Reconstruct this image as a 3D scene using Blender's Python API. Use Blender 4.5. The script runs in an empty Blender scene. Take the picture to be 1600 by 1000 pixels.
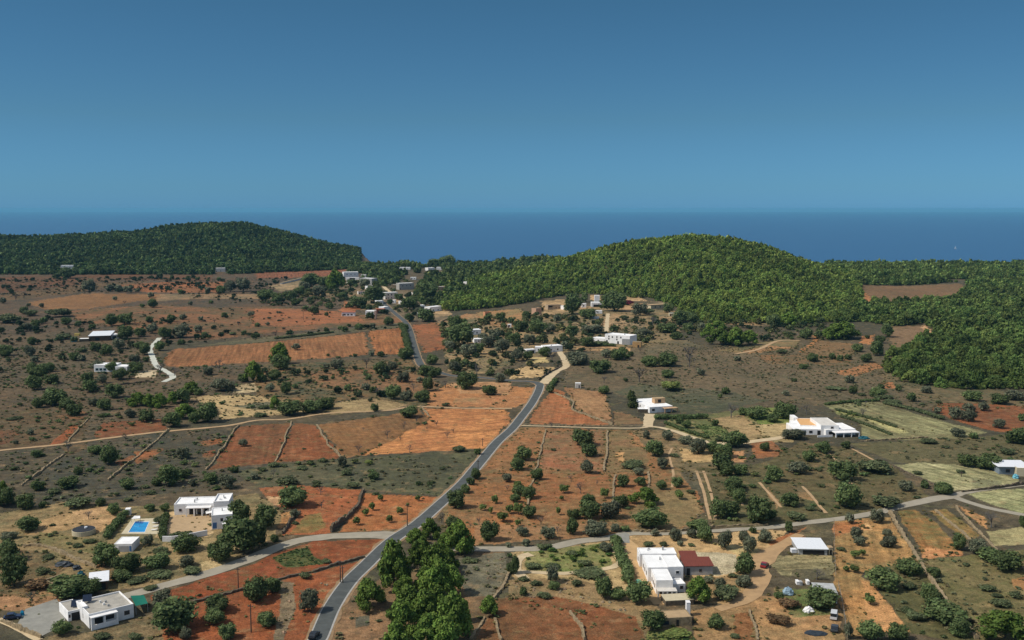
import bpy, math, random
import numpy as np
random.seed(7); RNG = np.random.default_rng(7)
scene = bpy.context.scene
COL = scene.collection

# ------------------------------------------------------------------ camera
CZ = 105.0                      # metres above the plain
FPX, PW, PH, EYE = 1570.0, 1600.0, 1000.0, 326.0
PITCH = math.atan((PH / 2 - EYE) / FPX)
cam = bpy.data.cameras.new('camera'); cam_o = bpy.data.objects.new('camera', cam); COL.objects.link(cam_o)
cam.sensor_width = 36.0; cam.lens = FPX / PW * 36.0; cam.clip_start = 1.0; cam.clip_end = 150000.0
cam_o.location = (0, 0, CZ); cam_o.rotation_euler = (math.pi / 2 - PITCH, 0, 0)
scene.camera = cam_o

# ------------------------------------------------------------------ light
SUN_EL, SUN_AZ = math.radians(50), math.radians(-105)      # azimuth from +Y (view direction) towards +X
sdir = np.array([math.sin(SUN_AZ) * math.cos(SUN_EL), math.cos(SUN_AZ) * math.cos(SUN_EL), math.sin(SUN_EL)])
sun = bpy.data.lights.new('sun', 'SUN'); sun_o = bpy.data.objects.new('sun', sun); COL.objects.link(sun_o)
sun.energy = 3.8; sun.angle = math.radians(0.53); sun.color = (1.0, 0.94, 0.84)
from mathutils import Vector
sun_o.rotation_euler = Vector(tuple(-sdir)).to_track_quat('-Z', 'Y').to_euler()
world = bpy.data.worlds.new('World'); scene.world = world; world.use_nodes = True
wn, wl = world.node_tree.nodes, world.node_tree.links
wn.clear()
w_out = wn.new('ShaderNodeOutputWorld'); w_bg = wn.new('ShaderNodeBackground'); w_sky = wn.new('ShaderNodeTexSky')
w_sky.sky_type = 'NISHITA'; w_sky.sun_disc = False; w_sky.sun_elevation = SUN_EL; w_sky.sun_rotation = SUN_AZ
w_sky.altitude = 150; w_sky.air_density = 1.0; w_sky.dust_density = 0.2; w_sky.ozone_density = 2.0
w_bg.inputs['Strength'].default_value = 0.10
# the clear, deep blue air of the day: the sky's own colour filtered by height above the horizon
w_tc = wn.new('ShaderNodeTexCoord'); w_sep = wn.new('ShaderNodeSeparateXYZ'); w_rmp = wn.new('ShaderNodeValToRGB'); w_mul = wn.new('ShaderNodeMix')
w_mul.data_type = 'RGBA'; w_mul.blend_type = 'MULTIPLY'; w_mul.inputs[0].default_value = 1.0
wl.new(w_tc.outputs['Generated'], w_sep.inputs[0]); wl.new(w_sep.outputs['Z'], w_rmp.inputs[0])
SKY_STOPS = [(0.0, (0.162, 0.455, 1.05)), (0.02, (0.178, 0.445, 0.88)), (0.086, (0.21, 0.425, 0.62)), (0.205, (0.215, 0.43, 0.535)), (0.27, (0.7, 0.9, 0.95)), (0.4, (2.5, 1.85, 1.35))]
cr = w_rmp.color_ramp
while len(cr.elements) < len(SKY_STOPS): cr.elements.new(0.5)
for e, (p, c) in zip(cr.elements, SKY_STOPS): e.position = p; e.color = (*c, 1)
wl.new(w_sky.outputs[0], w_mul.inputs[6]); wl.new(w_rmp.outputs[0], w_mul.inputs[7])
wl.new(w_mul.outputs[2], w_bg.inputs['Color']); wl.new(w_bg.outputs[0], w_out.inputs['Surface'])
vs = scene.view_settings; vs.view_transform = 'Standard'; vs.look = 'None'; vs.gamma = 1.0; vs.exposure = 0.0; vs.use_curve_mapping = False
scene.cycles.use_denoising = True
scene.cycles.max_bounces = 5; scene.cycles.diffuse_bounces = 3; scene.cycles.volume_bounces = 0; scene.cycles.transparent_max_bounces = 4

# ------------------------------------------------------------------ helpers
KALB = 0.92
def C(r, g, b, k=None):
    k = KALB if k is None else k
    v = np.array([r, g, b], float) / 255.0
    return np.where(v <= 0.04045, v / 12.92, ((v + 0.055) / 1.055) ** 2.4) * k

def hash2(ix, iy, s):
    n = (ix.astype(np.int64) * 374761393 + iy.astype(np.int64) * 668265263 + s * 974711) & 0xFFFFFFFF
    n = ((n ^ (n >> 13)) * 1274126177) & 0xFFFFFFFF
    n = (n ^ (n >> 16)) & 0xFFFFFFFF
    return n / 4294967295.0
def vnoise(x, y, s=0):
    x = np.asarray(x, float); y = np.asarray(y, float)
    ix, iy = np.floor(x), np.floor(y); fx, fy = x - ix, y - iy
    fx = fx * fx * (3 - 2 * fx); fy = fy * fy * (3 - 2 * fy)
    a, b = hash2(ix, iy, s), hash2(ix + 1, iy, s); c, d = hash2(ix, iy + 1, s), hash2(ix + 1, iy + 1, s)
    return (a * (1 - fx) + b * fx) * (1 - fy) + (c * (1 - fx) + d * fx) * fy
def fbm(x, y, s=0, o=4):
    t, a, n = 0, 0.5, 0
    for k in range(o):
        t = t + a * vnoise(x, y, s + k * 17); n += a; a *= 0.5; x = x * 2.03 + 11.3; y = y * 2.03 - 7.7
    return t / n

SP, CP = math.sin(PITCH), math.cos(PITCH)
def ray(px, py):
    a = (np.asarray(px, float) - PW / 2) / FPX; b = -(np.asarray(py, float) - PH / 2) / FPX
    return a, CP + b * SP, -SP + b * CP
def at_z(px, py, z=0.0):
    dx, dy, dz = ray(px, py); t = (z - CZ) / dz
    return dx * t, dy * t
def proj(X, Y, Z):
    f = Y * CP - (Z - CZ) * SP; u = Y * SP + (Z - CZ) * CP
    return PW / 2 + FPX * X / f, PH / 2 - FPX * u / f
def flatY(py): return at_z(800.0, py)[1]
def sst(t): t = np.clip(t, 0, 1); return t * t * (3 - 2 * t)

# skylines of the two wooded hills: bearing (as the photo's column) against height
H1_FRONT = np.array([(560, 470), (700, 487), (745, 482), (800, 478), (830, 470), (870, 462), (905, 458), (960, 462), (1000, 466), (1045, 470), (1062, 492), (1100, 503), (1180, 504), (1240, 505), (1330, 499), (1450, 470), (1700, 470)], float)
H1_SKY = np.array([(640, 446), (690, 442), (720, 438), (760, 432), (800, 425), (850, 413), (880, 405), (920, 394), (960, 383), (1010, 374), (1060, 369), (1100, 368), (1150, 374), (1190, 382), (1230, 400), (1270, 414), (1310, 425), (1360, 432), (1420, 437), (1500, 438), (1700, 438)], float)
H1_Y = 1400.0
HL_SKY = np.array([(-400, 385), (-200, 374), (0, 367), (60, 369), (150, 365), (210, 362), (270, 352), (310, 349), (350, 346), (385, 346), (420, 354), (470, 367), (510, 379), (540, 384), (558, 388), (567, 391), (573, 397), (582, 408), (590, 414), (640, 418), (700, 418)], float)
HL_Y = 2250.0
HL_FRONT = np.array([(-400, 430), (330, 430), (400, 427), (540, 421), (600, 415), (700, 412)], float)
def soften(T, sg):
    x = np.arange(T[0, 0], T[-1, 0] + 1, 4.0); y = np.interp(x, T[:, 0], T[:, 1]); k = np.exp(-0.5 * (np.arange(-30, 31) * 4 / sg) ** 2); k /= k.sum()
    return np.stack([x, np.convolve(np.pad(y, 30, mode='edge'), k, 'valid')], 1)
H1_FRONT, H1_SKY, HL_FRONT = soften(H1_FRONT, 14), soften(H1_SKY, 14), soften(HL_FRONT, 20); HL_SKY = soften(HL_SKY, 7)
def bearing(X, Y): return PW / 2 + FPX * X / (Y * CP + CZ * SP)
def sky_z(py, Y, tree):
    return CZ - tree - Y * np.tan(np.arctan((py - PH / 2) / FPX) + PITCH)
def height(X, Y):
    X = np.asarray(X, float); Y = np.asarray(Y, float); b = bearing(X, np.maximum(Y, 50))
    z1 = np.maximum(sky_z(np.interp(b, H1_SKY[:, 0], H1_SKY[:, 1]), H1_Y, 6.5), 0)
    yf = flatY(np.interp(b, H1_FRONT[:, 0], H1_FRONT[:, 1]))
    t = (Y - yf) / (H1_Y - yf)
    h1 = z1 * np.where(Y < H1_Y, sst(t) * 0.55 + 0.45 * np.clip(t, 0, 1), 1 - sst((Y - H1_Y) / 420))
    z2 = np.maximum(sky_z(np.interp(b, HL_SKY[:, 0], HL_SKY[:, 1]), HL_Y, 6.5), 0)
    yf = flatY(np.interp(b, HL_FRONT[:, 0], HL_FRONT[:, 1]))
    t = (Y - yf) / (HL_Y - yf)
    h2 = z2 * np.where(Y < HL_Y, sst(t) * 0.5 + 0.5 * np.clip(t, 0, 1), 1 - sst((Y - HL_Y) / 300))
    b2 = np.interp(b, [660, 740, 790, 830, 870, 930, 1000], [0, 0, 4, 9, 11, 8, 0])
    h3 = b2 * sst((Y - 1500) / 300)
    und = (fbm(X / 90, Y / 90, 5, 2) - 0.5) * 1.6 * np.clip((900 - Y) / 500, 0, 1) + (fbm(X / 160, Y / 160, 9, 3) - 0.5) * 8 * np.clip((h1 + h2 - 4) / 25, 0, 1)
    h = np.maximum(np.maximum(h1, h2), h3) + und
    coast = np.interp(b, [-400, 500, 562, 578, 592, 700, 1000, 1250, 1700], [2700, 2650, 2450, 2050, 1880, 1880, 1950, 1960, 1960])
    return h - 95 * sst((Y - coast) / 60)
def at(px, py):
    """where the line of sight of a place in the photo meets the terrain"""
    px = np.atleast_1d(np.asarray(px, float)); py = np.atleast_1d(np.asarray(py, float))
    dx, dy, dz = ray(px, py)
    ts = np.concatenate([np.arange(150, 700, 4.0), np.arange(700, 2700, 8.0)])
    X = dx[:, None] * ts; Y = dy[:, None] * ts; Z = CZ + dz[:, None] * ts
    d = Z - height(X, Y)
    hit = d <= 0; i = np.where(hit.any(1), hit.argmax(1), len(ts) - 1); i = np.maximum(i, 1); r = np.arange(len(px))
    d0, d1 = d[r, i - 1], d[r, i]; f = np.clip(d0 / np.maximum(d0 - d1, 1e-6), 0, 1)
    t = ts[i - 1] + f * (ts[i] - ts[i - 1])
    return dx * t, dy * t
def at1(px, py):
    x, y = at(px, py); return float(x[0]), float(y[0])
def gz(x, y): return float(height(x, y))
def ppm(py):  # photo pixels per metre on the plain at this row
    return FPX / (flatY(py) * CP + CZ * SP)

def inpoly(px, py, poly):
    r = np.zeros(px.shape, bool); n = len(poly); j = n - 1
    for i in range(n):
        xi, yi = poly[i]; xj, yj = poly[j]
        if yi != yj:
            c = ((yi > py) != (yj > py)) & (px < (xj - xi) * (py - yi) / (yj - yi) + xi); r ^= c
        j = i
    return r
def wpoly(pts):
    p = np.array(pts, float); x, y = at(p[:, 0], p[:, 1]); return np.stack([x, y], 1)

def link(o, parent=None):
    COL.objects.link(o)
    if parent is not None: o.parent = parent
    return o
def tag(o, label=None, cat=None, group=None, kind=None):
    if label: o['label'] = label
    if cat: o['category'] = cat
    if group: o['group'] = group
    if kind: o['kind'] = kind
    return o
def np_mesh(name, V, F, mats, attrs=(), smooth=False, midx=None):
    """V (n,3); F (m,k) of one size"""
    me = bpy.data.meshes.new(name); V = np.ascontiguousarray(V, np.float32); F = np.ascontiguousarray(F, np.int32); k = F.shape[1]
    me.vertices.add(len(V)); me.vertices.foreach_set('co', V.ravel())
    me.loops.add(F.size); me.loops.foreach_set('vertex_index', F.ravel())
    me.polygons.add(len(F)); me.polygons.foreach_set('loop_start', np.arange(0, F.size, k, dtype=np.int32))
    for nm, ty, d in attrs:
        a = me.attributes.new(nm, ty, 'POINT'); d = np.ascontiguousarray(d, np.float32)
        a.data.foreach_set('color' if ty == 'FLOAT_COLOR' else 'vector' if ty == 'FLOAT_VECTOR' else 'value', d.ravel())
    for m in mats: me.materials.append(m)
    if midx is not None: me.polygons.foreach_set('material_index', np.ascontiguousarray(midx, np.int32))
    me.polygons.foreach_set('use_smooth', np.full(len(F), smooth, bool))
    me.update(calc_edges=True); me.validate()
    return me
class MB:
    """collects boxes, prisms and strips into one mesh"""
    def __init__(s): s.v, s.f = [], []
    def poly(s, pts, faces):
        b = len(s.v); s.v += [tuple(p) for p in pts]; s.f += [tuple(b + i for i in f) for f in faces]; return s
    def box(s, x0, x1, y0, y1, z0, z1):
        return s.hexa([(x0, y0), (x1, y0), (x1, y1), (x0, y1)], z0, z1)
    def hexa(s, q, z0, z1):
        z1 = z1 if isinstance(z1, (list, tuple)) else [z1] * 4
        return s.poly([(*p, z0) for p in q] + [(*p, z) for p, z in zip(q, z1)], [(3, 2, 1, 0), (4, 5, 6, 7), (0, 1, 5, 4), (1, 2, 6, 5), (2, 3, 7, 6), (3, 0, 4, 7)])
    def cyl(s, x, y, z0, z1, r0, r1=None, n=12):
        r1 = r0 if r1 is None else r1; a = [2 * math.pi * i / n for i in range(n)]
        return s.poly([(x + r0 * math.cos(t), y + r0 * math.sin(t), z0) for t in a] + [(x + r1 * math.cos(t), y + r1 * math.sin(t), z1) for t in a],
                      [tuple(range(n))[::-1], tuple(range(n, 2 * n))] + [(i, (i + 1) % n, n + (i + 1) % n, n + i) for i in range(n)])
    def tube(s, p, q, r0, r1=None, n=6):
        r1 = r0 if r1 is None else r1; p, q = Vector(p), Vector(q); d = (q - p).normalized(); u = d.orthogonal().normalized(); w = d.cross(u)
        a = [2 * math.pi * i / n for i in range(n)]
        return s.poly([p + (u * math.cos(t) + w * math.sin(t)) * r0 for t in a] + [q + (u * math.cos(t) + w * math.sin(t)) * r1 for t in a],
                      [tuple(range(n))[::-1], tuple(range(n, 2 * n))] + [(i, (i + 1) % n, n + (i + 1) % n, n + i) for i in range(n)])
    def build(s, name, mat, parent=None, bevel=0.0, loc=None):
        me = bpy.data.meshes.new(name); me.from_pydata(s.v, [], s.f); me.materials.append(mat); me.update()
        o = link(bpy.data.objects.new(name, me), parent)
        if loc is not None: o.location = loc
        if bevel:
            m = o.modifiers.new('bevel', 'BEVEL'); m.width = bevel; m.segments = 2; m.limit_method = 'ANGLE'
        return o

# ------------------------------------------------------------------ materials
def mat(name, col, rough=0.85, noise=0.0, scale=1.0, col2=None, bump=0.0, metal=0.0, spec=0.3, stretch=None):
    m = bpy.data.materials.new(name); m.use_nodes = True; n, l = m.node_tree.nodes, m.node_tree.links
    b = n['Principled BSDF']; b.inputs['Roughness'].default_value = rough; b.inputs['Metallic'].default_value = metal; b.inputs['Specular IOR Level'].default_value = spec
    col = tuple(float(x) for x in col)
    if noise or col2 is not None:
        tc = n.new('ShaderNodeTexCoord'); nt = n.new('ShaderNodeTexNoise'); nt.inputs['Scale'].default_value = scale; nt.inputs['Detail'].default_value = 7; nt.inputs['Roughness'].default_value = 0.65
        src = tc.outputs['Object']
        if stretch:
            mp = n.new('ShaderNodeMapping'); mp.inputs['Scale'].default_value = stretch; l.new(src, mp.inputs[0]); src = mp.outputs[0]
        l.new(src, nt.inputs['Vector'])
        rp = n.new('ShaderNodeValToRGB'); rp.color_ramp.elements[0].position = 0.36; rp.color_ramp.elements[1].position = 0.64
        c2 = tuple(float(x) for x in col2) if col2 is not None else tuple(x * (1 - noise) for x in col)
        rp.color_ramp.elements[0].color = (*c2, 1); rp.color_ramp.elements[1].color = (*col, 1)
        l.new(nt.outputs['Fac'], rp.inputs[0]); l.new(rp.outputs[0], b.inputs['Base Color'])
        if bump:
            bp = n.new('ShaderNodeBump'); bp.inputs['Strength'].default_value = 0.6; bp.inputs['Distance'].default_value = bump
            l.new(nt.outputs['Fac'], bp.inputs['Height']); l.new(bp.outputs[0], b.inputs['Normal'])
    else: b.inputs['Base Color'].default_value = (*col, 1)
    return m
def foliage_mat(name, rand=0.25):
    m = bpy.data.materials.new(name); m.use_nodes = True; n, l = m.node_tree.nodes, m.node_tree.links
    b = n['Principled BSDF']; b.inputs['Roughness'].default_value = 0.75; b.inputs['Specular IOR Level'].default_value = 0.15
    a = n.new('ShaderNodeAttribute'); a.attribute_name = 'tint'
    oi = n.new('ShaderNodeObjectInfo'); mr = n.new('ShaderNodeMapRange'); mr.inputs[3].default_value = 1 - rand; mr.inputs[4].default_value = 1 + rand
    mx = n.new('ShaderNodeVectorMath'); mx.operation = 'SCALE'
    l.new(oi.outputs['Random'], mr.inputs[0]); l.new(a.outputs['Color'], mx.inputs[0]); l.new(mr.outputs[0], mx.inputs['Scale'])
    l.new(mx.outputs[0], b.inputs['Base Color'])
    tr = n.new('ShaderNodeBsdfTranslucent'); l.new(mx.outputs[0], tr.inputs['Color']); mxs = n.new('ShaderNodeMixShader'); mxs.inputs[0].default_value = 0.25
    l.new(b.outputs[0], mxs.inputs[1]); l.new(tr.outputs[0], mxs.inputs[2]); l.new(mxs.outputs[0], n['Material Output'].inputs['Surface'])
    return m
WHITE = mat('limewash', (0.86, 0.84, 0.81), 0.9, 0.17, 0.5)
OFFW = mat('weathered limewash', (0.66, 0.62, 0.55), 0.9, 0.18, 0.5)
ROOFW = mat('roof whitewash', (0.88, 0.87, 0.84), 0.9, 0.15, 0.35)
ROOFG = mat('roof screed', (0.42, 0.39, 0.33), 0.95, 0.30, 0.5)
GREYR = mat('grey render', (0.36, 0.36, 0.35), 0.95, 0.2, 0.6)
OCHRE = mat('ochre render', (0.52, 0.33, 0.18), 0.95, 0.18, 0.5)
STONE = mat('dry stone', C(165, 145, 112), 0.95, 0.5, 1.3, bump=0.2)
STONED = mat('old dark stone', C(112, 100, 82), 0.95, 0.5, 1.3, bump=0.2)
RECESS_SHADE = mat('painted recess shade', (0.018, 0.017, 0.016), 0.7)  # near-black colour painting the shade inside open doorways, porches and loggias
GLASS = mat('window glass', (0.03, 0.04, 0.05), 0.15, spec=0.5)
WOOD = mat('brown timber', (0.12, 0.065, 0.035), 0.8, 0.3, 2)
BLUEW = mat('turquoise paint', (0.10, 0.36, 0.40), 0.6)
BLUED = mat('blue paint', (0.06, 0.15, 0.32), 0.6)
METALW = mat('white sheet metal', (0.78, 0.79, 0.80), 0.45, 0.12, 1.5)
METALG = mat('grey sheet metal', (0.50, 0.50, 0.48), 0.6, 0.3, 1.0)
RUST = mat('rust red sheet roof', C(128, 66, 52), 0.8, 0.35, 1.2, stretch=(6, 0.4, 1))
TILE = mat('clay roof', C(176, 104, 76), 0.9, 0.3, 1.5)
CREAM = mat('cream paving', C(205, 192, 160), 0.9, 0.15, 0.8)
TERR = mat('tan paving', C(186, 158, 120), 0.9, 0.2, 0.6)
PAVE = mat('grey concrete', C(150, 148, 138), 0.95, 0.22, 0.4)
BARK = mat('bark', (0.10, 0.08, 0.06), 0.95, 0.4, 3)
TWIG = mat('bare twigs', (0.13, 0.12, 0.11), 0.95, 0.3, 3)
FOL = foliage_mat('foliage')
BLACK = mat('black rubber', (0.02, 0.02, 0.02), 0.8)
# ------------------------------------------------------------------ the ground and what grows or was ploughed on it
# polygon in the photo's pixels (laid on the ground), two soil colours, ploughing direction (two photo points) and depth
FIELDS = [
 # far plain on the left
 ([(-300,425),(330,425),(560,418),(640,470),(700,520),(640,520),(420,525),(200,540),(-300,560)], (98,80,62), (78,72,60), None, 0),
 ([(-300,430),(0,432),(170,428),(332,430),(330,440),(180,437),(60,452),(0,458),(-300,462)], (112,72,54), (92,72,56), None, 0),
 ([(-300,464),(0,460),(60,453),(170,440),(230,441),(150,452),(100,460),(0,472),(-300,480)], (116,86,64), (90,76,60), None, 0),
 ([(185,446),(250,441),(350,441),(350,457),(230,457)], (158,96,66), (126,86,62), None, 0),
 ([(40,473),(130,459),(200,459),(330,461),(220,470),(130,483),(70,484)], (140,98,68), (128,92,66), ((60,475),(250,465)), .3),
 ([(250,460),(300,459),(440,460),(440,466),(300,467),(240,471)], (150,120,88), (112,100,76), None, 0),
 ([(110,486),(240,476),(330,481),(430,479),(540,488),(620,494),(636,506),(520,512),(420,521),(330,530),(210,516),(120,501)], (138,92,68), (98,82,62), None, 0),
 ([(400,425),(540,421),(545,432),(400,435)], (142,84,64), (122,80,60), ((440,420),(440,435)), .5),
 ([(395,482),(480,483),(545,489),(572,501),(460,510),(395,508)], (166,102,72), (136,90,66), None, 0),
 ([(540,465),(556,465),(570,480),(552,487),(530,487)], (176,108,76), (150,92,66), None, 0),
 ([(262,572),(252,568),(270,546),(400,536),(500,527),(570,519),(577,554),(520,559),(420,566),(300,574)], (150,98,68), (136,92,64), ((515,530),(524,558)), .45),
 ([(574,518),(628,512),(634,536),(632,553),(588,555)], (166,104,68), (142,92,62), ((598,516),(608,552)), .5),
 ([(396,528),(500,518),(626,505),(628,511),(560,518),(400,535),(300,541)], (104,96,74), (90,86,68), None, 0),
 ([(645,508),(680,504),(700,521),(696,545),(662,552)], (164,98,68), (132,88,64), None, 0),
 ([(680,500),(712,502),(706,516),(686,508)], (186,150,112), (160,120,88), None, 0),
 ([(698,502),(730,490),(780,494),(800,505),(740,516)], (164,112,80), (150,120,90), None, 0),
 # village ground
 ([(540,436),(600,436),(640,450),(700,470),(700,500),(640,500),(560,480),(520,460)], (120,104,82), (92,86,68), None, 0),
 # left middle scrub
 ([(-300,530),(0,528),(110,515),(240,530),(262,575),(400,566),(640,556),(650,575),(700,590),(680,640),(500,640),(300,660),(0,704),(-300,760)], (84,76,62), (100,82,64), None, 0),
 ([(400,570),(640,560),(660,590),(690,600),(660,640),(640,632),(580,620),(520,628),(440,650),(400,640)], (126,96,70), (88,82,64), None, 0),
 ([(480,580),(620,575),(690,600),(660,622),(600,612),(500,606)], (140,98,72), (104,86,66), None, 0),
 ([(-300,720),(0,640),(60,640),(140,655),(128,690),(0,703)], (100,78,60), (88,76,60), None, 0),
 ([(74,697),(95,695),(124,668),(112,664),(96,680)], (150,86,58), (118,76,56), None, 0),
 ([(-40,690),(0,672),(30,670),(20,690),(0,696)], (120,72,52), (100,74,56), None, 0),
 ([(145,680),(160,660),(250,655),(262,670),(240,675),(160,686)], (128,78,56), (112,78,58), None, 0),
 ([(85,648),(100,640),(140,644),(130,655),(95,655)], (118,80,58), (96,78,60), None, 0),
 ([(300,622),(330,617),(400,618),(480,630),(480,645),(380,652),(340,656),(345,640)], (178,156,112), (160,136,98), None, 0),
 ([(365,604),(400,598),(402,612),(368,614)], (186,168,130), (150,130,96), None, 0),
 ([(360,634),(420,628),(480,632),(482,642),(400,640)], (110,104,82), (90,88,70), None, 0),
 ([(505,648),(518,630),(580,622),(640,632),(606,641)], (158,138,98), (140,120,86), None, 0),
 ([(215,580),(245,580),(240,590),(210,590)], (176,146,110), (150,126,96), None, 0),
 # below the dirt path
 ([(-300,790),(0,706),(104,695),(175,686),(265,674),(372,664),(440,724),(360,760),(0,800),(-300,900)], (72,70,60), (84,74,60), None, 0),
 ([(95,697),(130,690),(140,700),(105,712)], (120,88,64), (90,76,60), None, 0),
 ([(180,722),(205,712),(215,718),(190,730)], (140,88,62), (96,78,60), None, 0),
 ([(210,705),(250,700),(255,705),(240,714),(212,726)], (146,92,64), (96,78,60), None, 0),
 ([(312,690),(345,684),(350,690),(320,697)], (146,90,62), (92,76,60), None, 0),
 ([(318,706),(336,702),(334,712),(318,716)], (140,84,60), (100,78,60), None, 0),
 ([(372,666),(455,660),(430,722),(328,735)], (132,80,56), (112,76,54), ((400,670),(380,730)), .25),
 ([(459,660),(493,664),(533,716),(432,722)], (138,82,56), (118,78,54), ((470,662),(480,720)), .25),
 ([(497,663),(600,650),(650,638),(676,655),(565,711),(538,716)], (136,94,64), (124,90,64), ((520,660),(560,712)), .25),
 ([(660,638),(790,640),(800,655),(760,700),(690,705),(566,711),(672,656)], (196,130,86), (176,114,76), ((600,705),(740,690)), .35),
 ([(664,634),(672,614),(700,601),(722,599),(722,605),(790,602),(836,606),(824,628),(800,638)], (184,122,82), (166,114,80), None, 0),
 ([(700,600),(745,596),(800,598),(795,618),(720,614)], (176,138,98), (160,120,84), None, 0),
 ([(710,622),(790,620),(786,632),(706,630)], (150,122,84), (170,118,80), None, 0),
 ([(368,737),(440,724),(538,717),(690,706),(760,701),(742,725),(690,775),(560,765),(405,760)], (88,86,64), (78,76,60), None, 0),
 ([(400,742),(480,730),(540,740),(520,752),(400,760)], (78,78,58), (92,86,66), None, 0),
 # red ground around the crossroads
 ([(405,762),(470,757),(562,766),(556,786),(518,832),(440,838),(470,800),(430,790)], (164,94,64), (148,92,64), None, 0),
 ([(420,775),(440,775),(436,790),(412,792)], (190,158,116), (150,110,80), None, 0),
 ([(434,804),(456,800),(456,815),(440,826),(428,815)], (180,130,88), (160,106,74), None, 0),
 ([(476,806),(500,800),(512,822),(486,832),(450,836)], (148,106,70), (120,104,66), None, 0),
 ([(566,772),(690,777),(680,792),(650,812),(622,826),(530,832),(562,788)], (164,98,64), (152,98,64), None, 0),
 ([(600,842),(590,857),(565,870),(436,906),(330,930),(240,948),(236,930),(320,905),(400,878),(430,864),(495,846)], (146,78,52), (126,74,50), None, 0),
 ([(300,908),(400,880),(432,870),(470,876),(420,900),(330,922)], (106,80,52), (136,78,52), None, 0),
 ([(424,872),(450,862),(480,855),(490,870),(508,882),(450,886)], (68,86,48), (84,86,50), None, 0),
 ([(240,1010),(270,948),(375,924),(437,908),(570,875),(582,880),(540,922),(500,970),(478,1010)], (150,84,56), (130,78,54), None, 0),
 ([(433,908),(456,912),(460,950),(440,1005),(426,1005),(436,950)], (134,118,92), (110,98,78), None, 0),
 ([(498,1005),(540,940),(600,900),(720,880),(745,860),(790,862),(770,1010)], (126,100,72), (104,90,68), None, 0),
 ([(520,960),(560,915),(600,940),(620,1005),(505,1005)], (138,108,78), (110,92,70), None, 0),
 ([(552,965),(576,962),(580,978),(556,982)], (86,82,70), (96,88,72), None, 0),
 ([(714,872),(790,864),(792,895),(770,932),(724,932)], (92,88,74), (112,104,86), None, 0),
 # orchard
 ([(690,800),(745,722),(816,667),(945,672),(1050,672),(1100,800),(1060,830),(950,836),(740,852),(700,842)], (150,100,70), (124,100,72), None, 0),
 ([(758,726),(800,690),(822,670),(854,672),(838,730),(790,740)], (158,106,74), (140,104,74), None, 0),
 ([(852,674),(946,672),(942,740),(836,732)], (128,104,74), (150,102,72), None, 0),
 ([(945,674),(1010,672),(1014,738),(946,738)], (120,104,72), (134,104,74), None, 0),
 ([(985,674),(1010,680),(1014,700),(990,696)], (170,112,78), (150,110,78), None, 0),
 ([(962,706),(974,706),(974,722),(964,722)], (196,146,104), (186,134,96), None, 0),
 ([(725,745),(790,738),(835,735),(820,790),(800,830),(700,838),(700,800)], (160,104,70), (132,98,70), None, 0),
 ([(836,740),(950,742),(955,785),(940,820),(830,820),(824,790)], (152,98,68), (136,100,70), None, 0),
 ([(960,746),(1015,742),(1012,762),(990,790),(960,790)], (150,92,64), (140,100,70), None, 0),
 ([(1010,770),(1080,765),(1098,800),(1060,826),(1000,826),(985,800)], (138,116,80), (120,104,72), None, 0),
 ([(740,815),(830,822),(960,815),(985,830),(950,836),(740,852)], (150,112,78), (136,108,76), None, 0),
 # behind the orchard
 ([(868,607),(880,612),(895,640),(955,664),(824,662),(845,628)], (166,102,70), (150,100,70), ((860,615),(850,660)), .25),
 ([(880,605),(942,612),(952,636),(957,662),(898,638),(895,624)], (154,120,84), (146,110,78), ((900,612),(940,650)), .2),
 ([(958,642),(985,648),(1010,662),(960,664)], (132,96,72), (120,96,72), None, 0),
 # right middle plain
 ([(884,560),(1010,533),(1100,543),(1330,540),(1420,560),(1480,640),(1300,634),(1200,626),(1060,630),(940,612),(880,596)], (108,94,72), (94,86,66), None, 0),
 ([(1000,540),(1060,528),(1100,540),(1010,556)], (116,102,76), (96,90,70), None, 0),
 ([(1120,548),(1215,530),(1250,531),(1243,543),(1160,552)], (132,112,78), (100,98,70), None, 0),
 ([(1160,548),(1200,540),(1242,543),(1170,553)], (166,126,88), (150,114,80), None, 0),
 ([(1252,551),(1280,532),(1342,538),(1332,555),(1290,562)], (132,98,72), (118,94,70), None, 0),
 ([(1180,555),(1260,554),(1330,560),(1330,572),(1200,568)], (138,96,68), (112,92,70), None, 0),
 ([(1268,524),(1282,522),(1280,532),(1252,551),(1246,550),(1270,534)], (178,118,80), (160,110,76), None, 0),
 ([(1346,526),(1366,523),(1360,538),(1344,536)], (184,122,82), (170,112,78), None, 0),
 ([(1382,516),(1392,510),(1448,508),(1464,521),(1424,542),(1398,546)], (128,104,78), (116,96,72), None, 0),
 ([(1440,508),(1446,508),(1464,522),(1452,526)], (190,152,112), (170,130,92), None, 0),
 ([(1320,447),(1350,445),(1500,443),(1506,451),(1482,466),(1345,473),(1338,460)], (130,96,74), (118,92,70), ((1350,455),(1480,453)), .25),
 ([(1328,447),(1336,446),(1366,471),(1342,473),(1334,460)], (186,122,84), (168,112,78), None, 0),
 ([(1300,582),(1368,566),(1380,573),(1330,590)], (176,112,76), (150,104,74), None, 0),
 ([(1376,580),(1420,590),(1480,600),(1600,615),(1600,640),(1460,632),(1380,600)], (112,98,72), (86,84,62), None, 0),
 ([(1380,598),(1400,598),(1396,608),(1380,606)], (176,110,76), (150,104,74), None, 0),
 ([(1455,640),(1470,630),(1530,630),(1700,644),(1700,676),(1560,675),(1500,660)], (146,86,58), (124,80,58), None, 0),
 ([(1000,600),(1140,612),(1200,626),(1100,650),(1050,645),(960,612)], (90,86,68), (80,80,62), None, 0),
 # gardens and yards around the two middle houses
 ([(1045,656),(1160,640),(1230,650),(1235,680),(1160,690),(1110,690),(1040,668)], (128,120,82), (104,106,68), None, 0),
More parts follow.
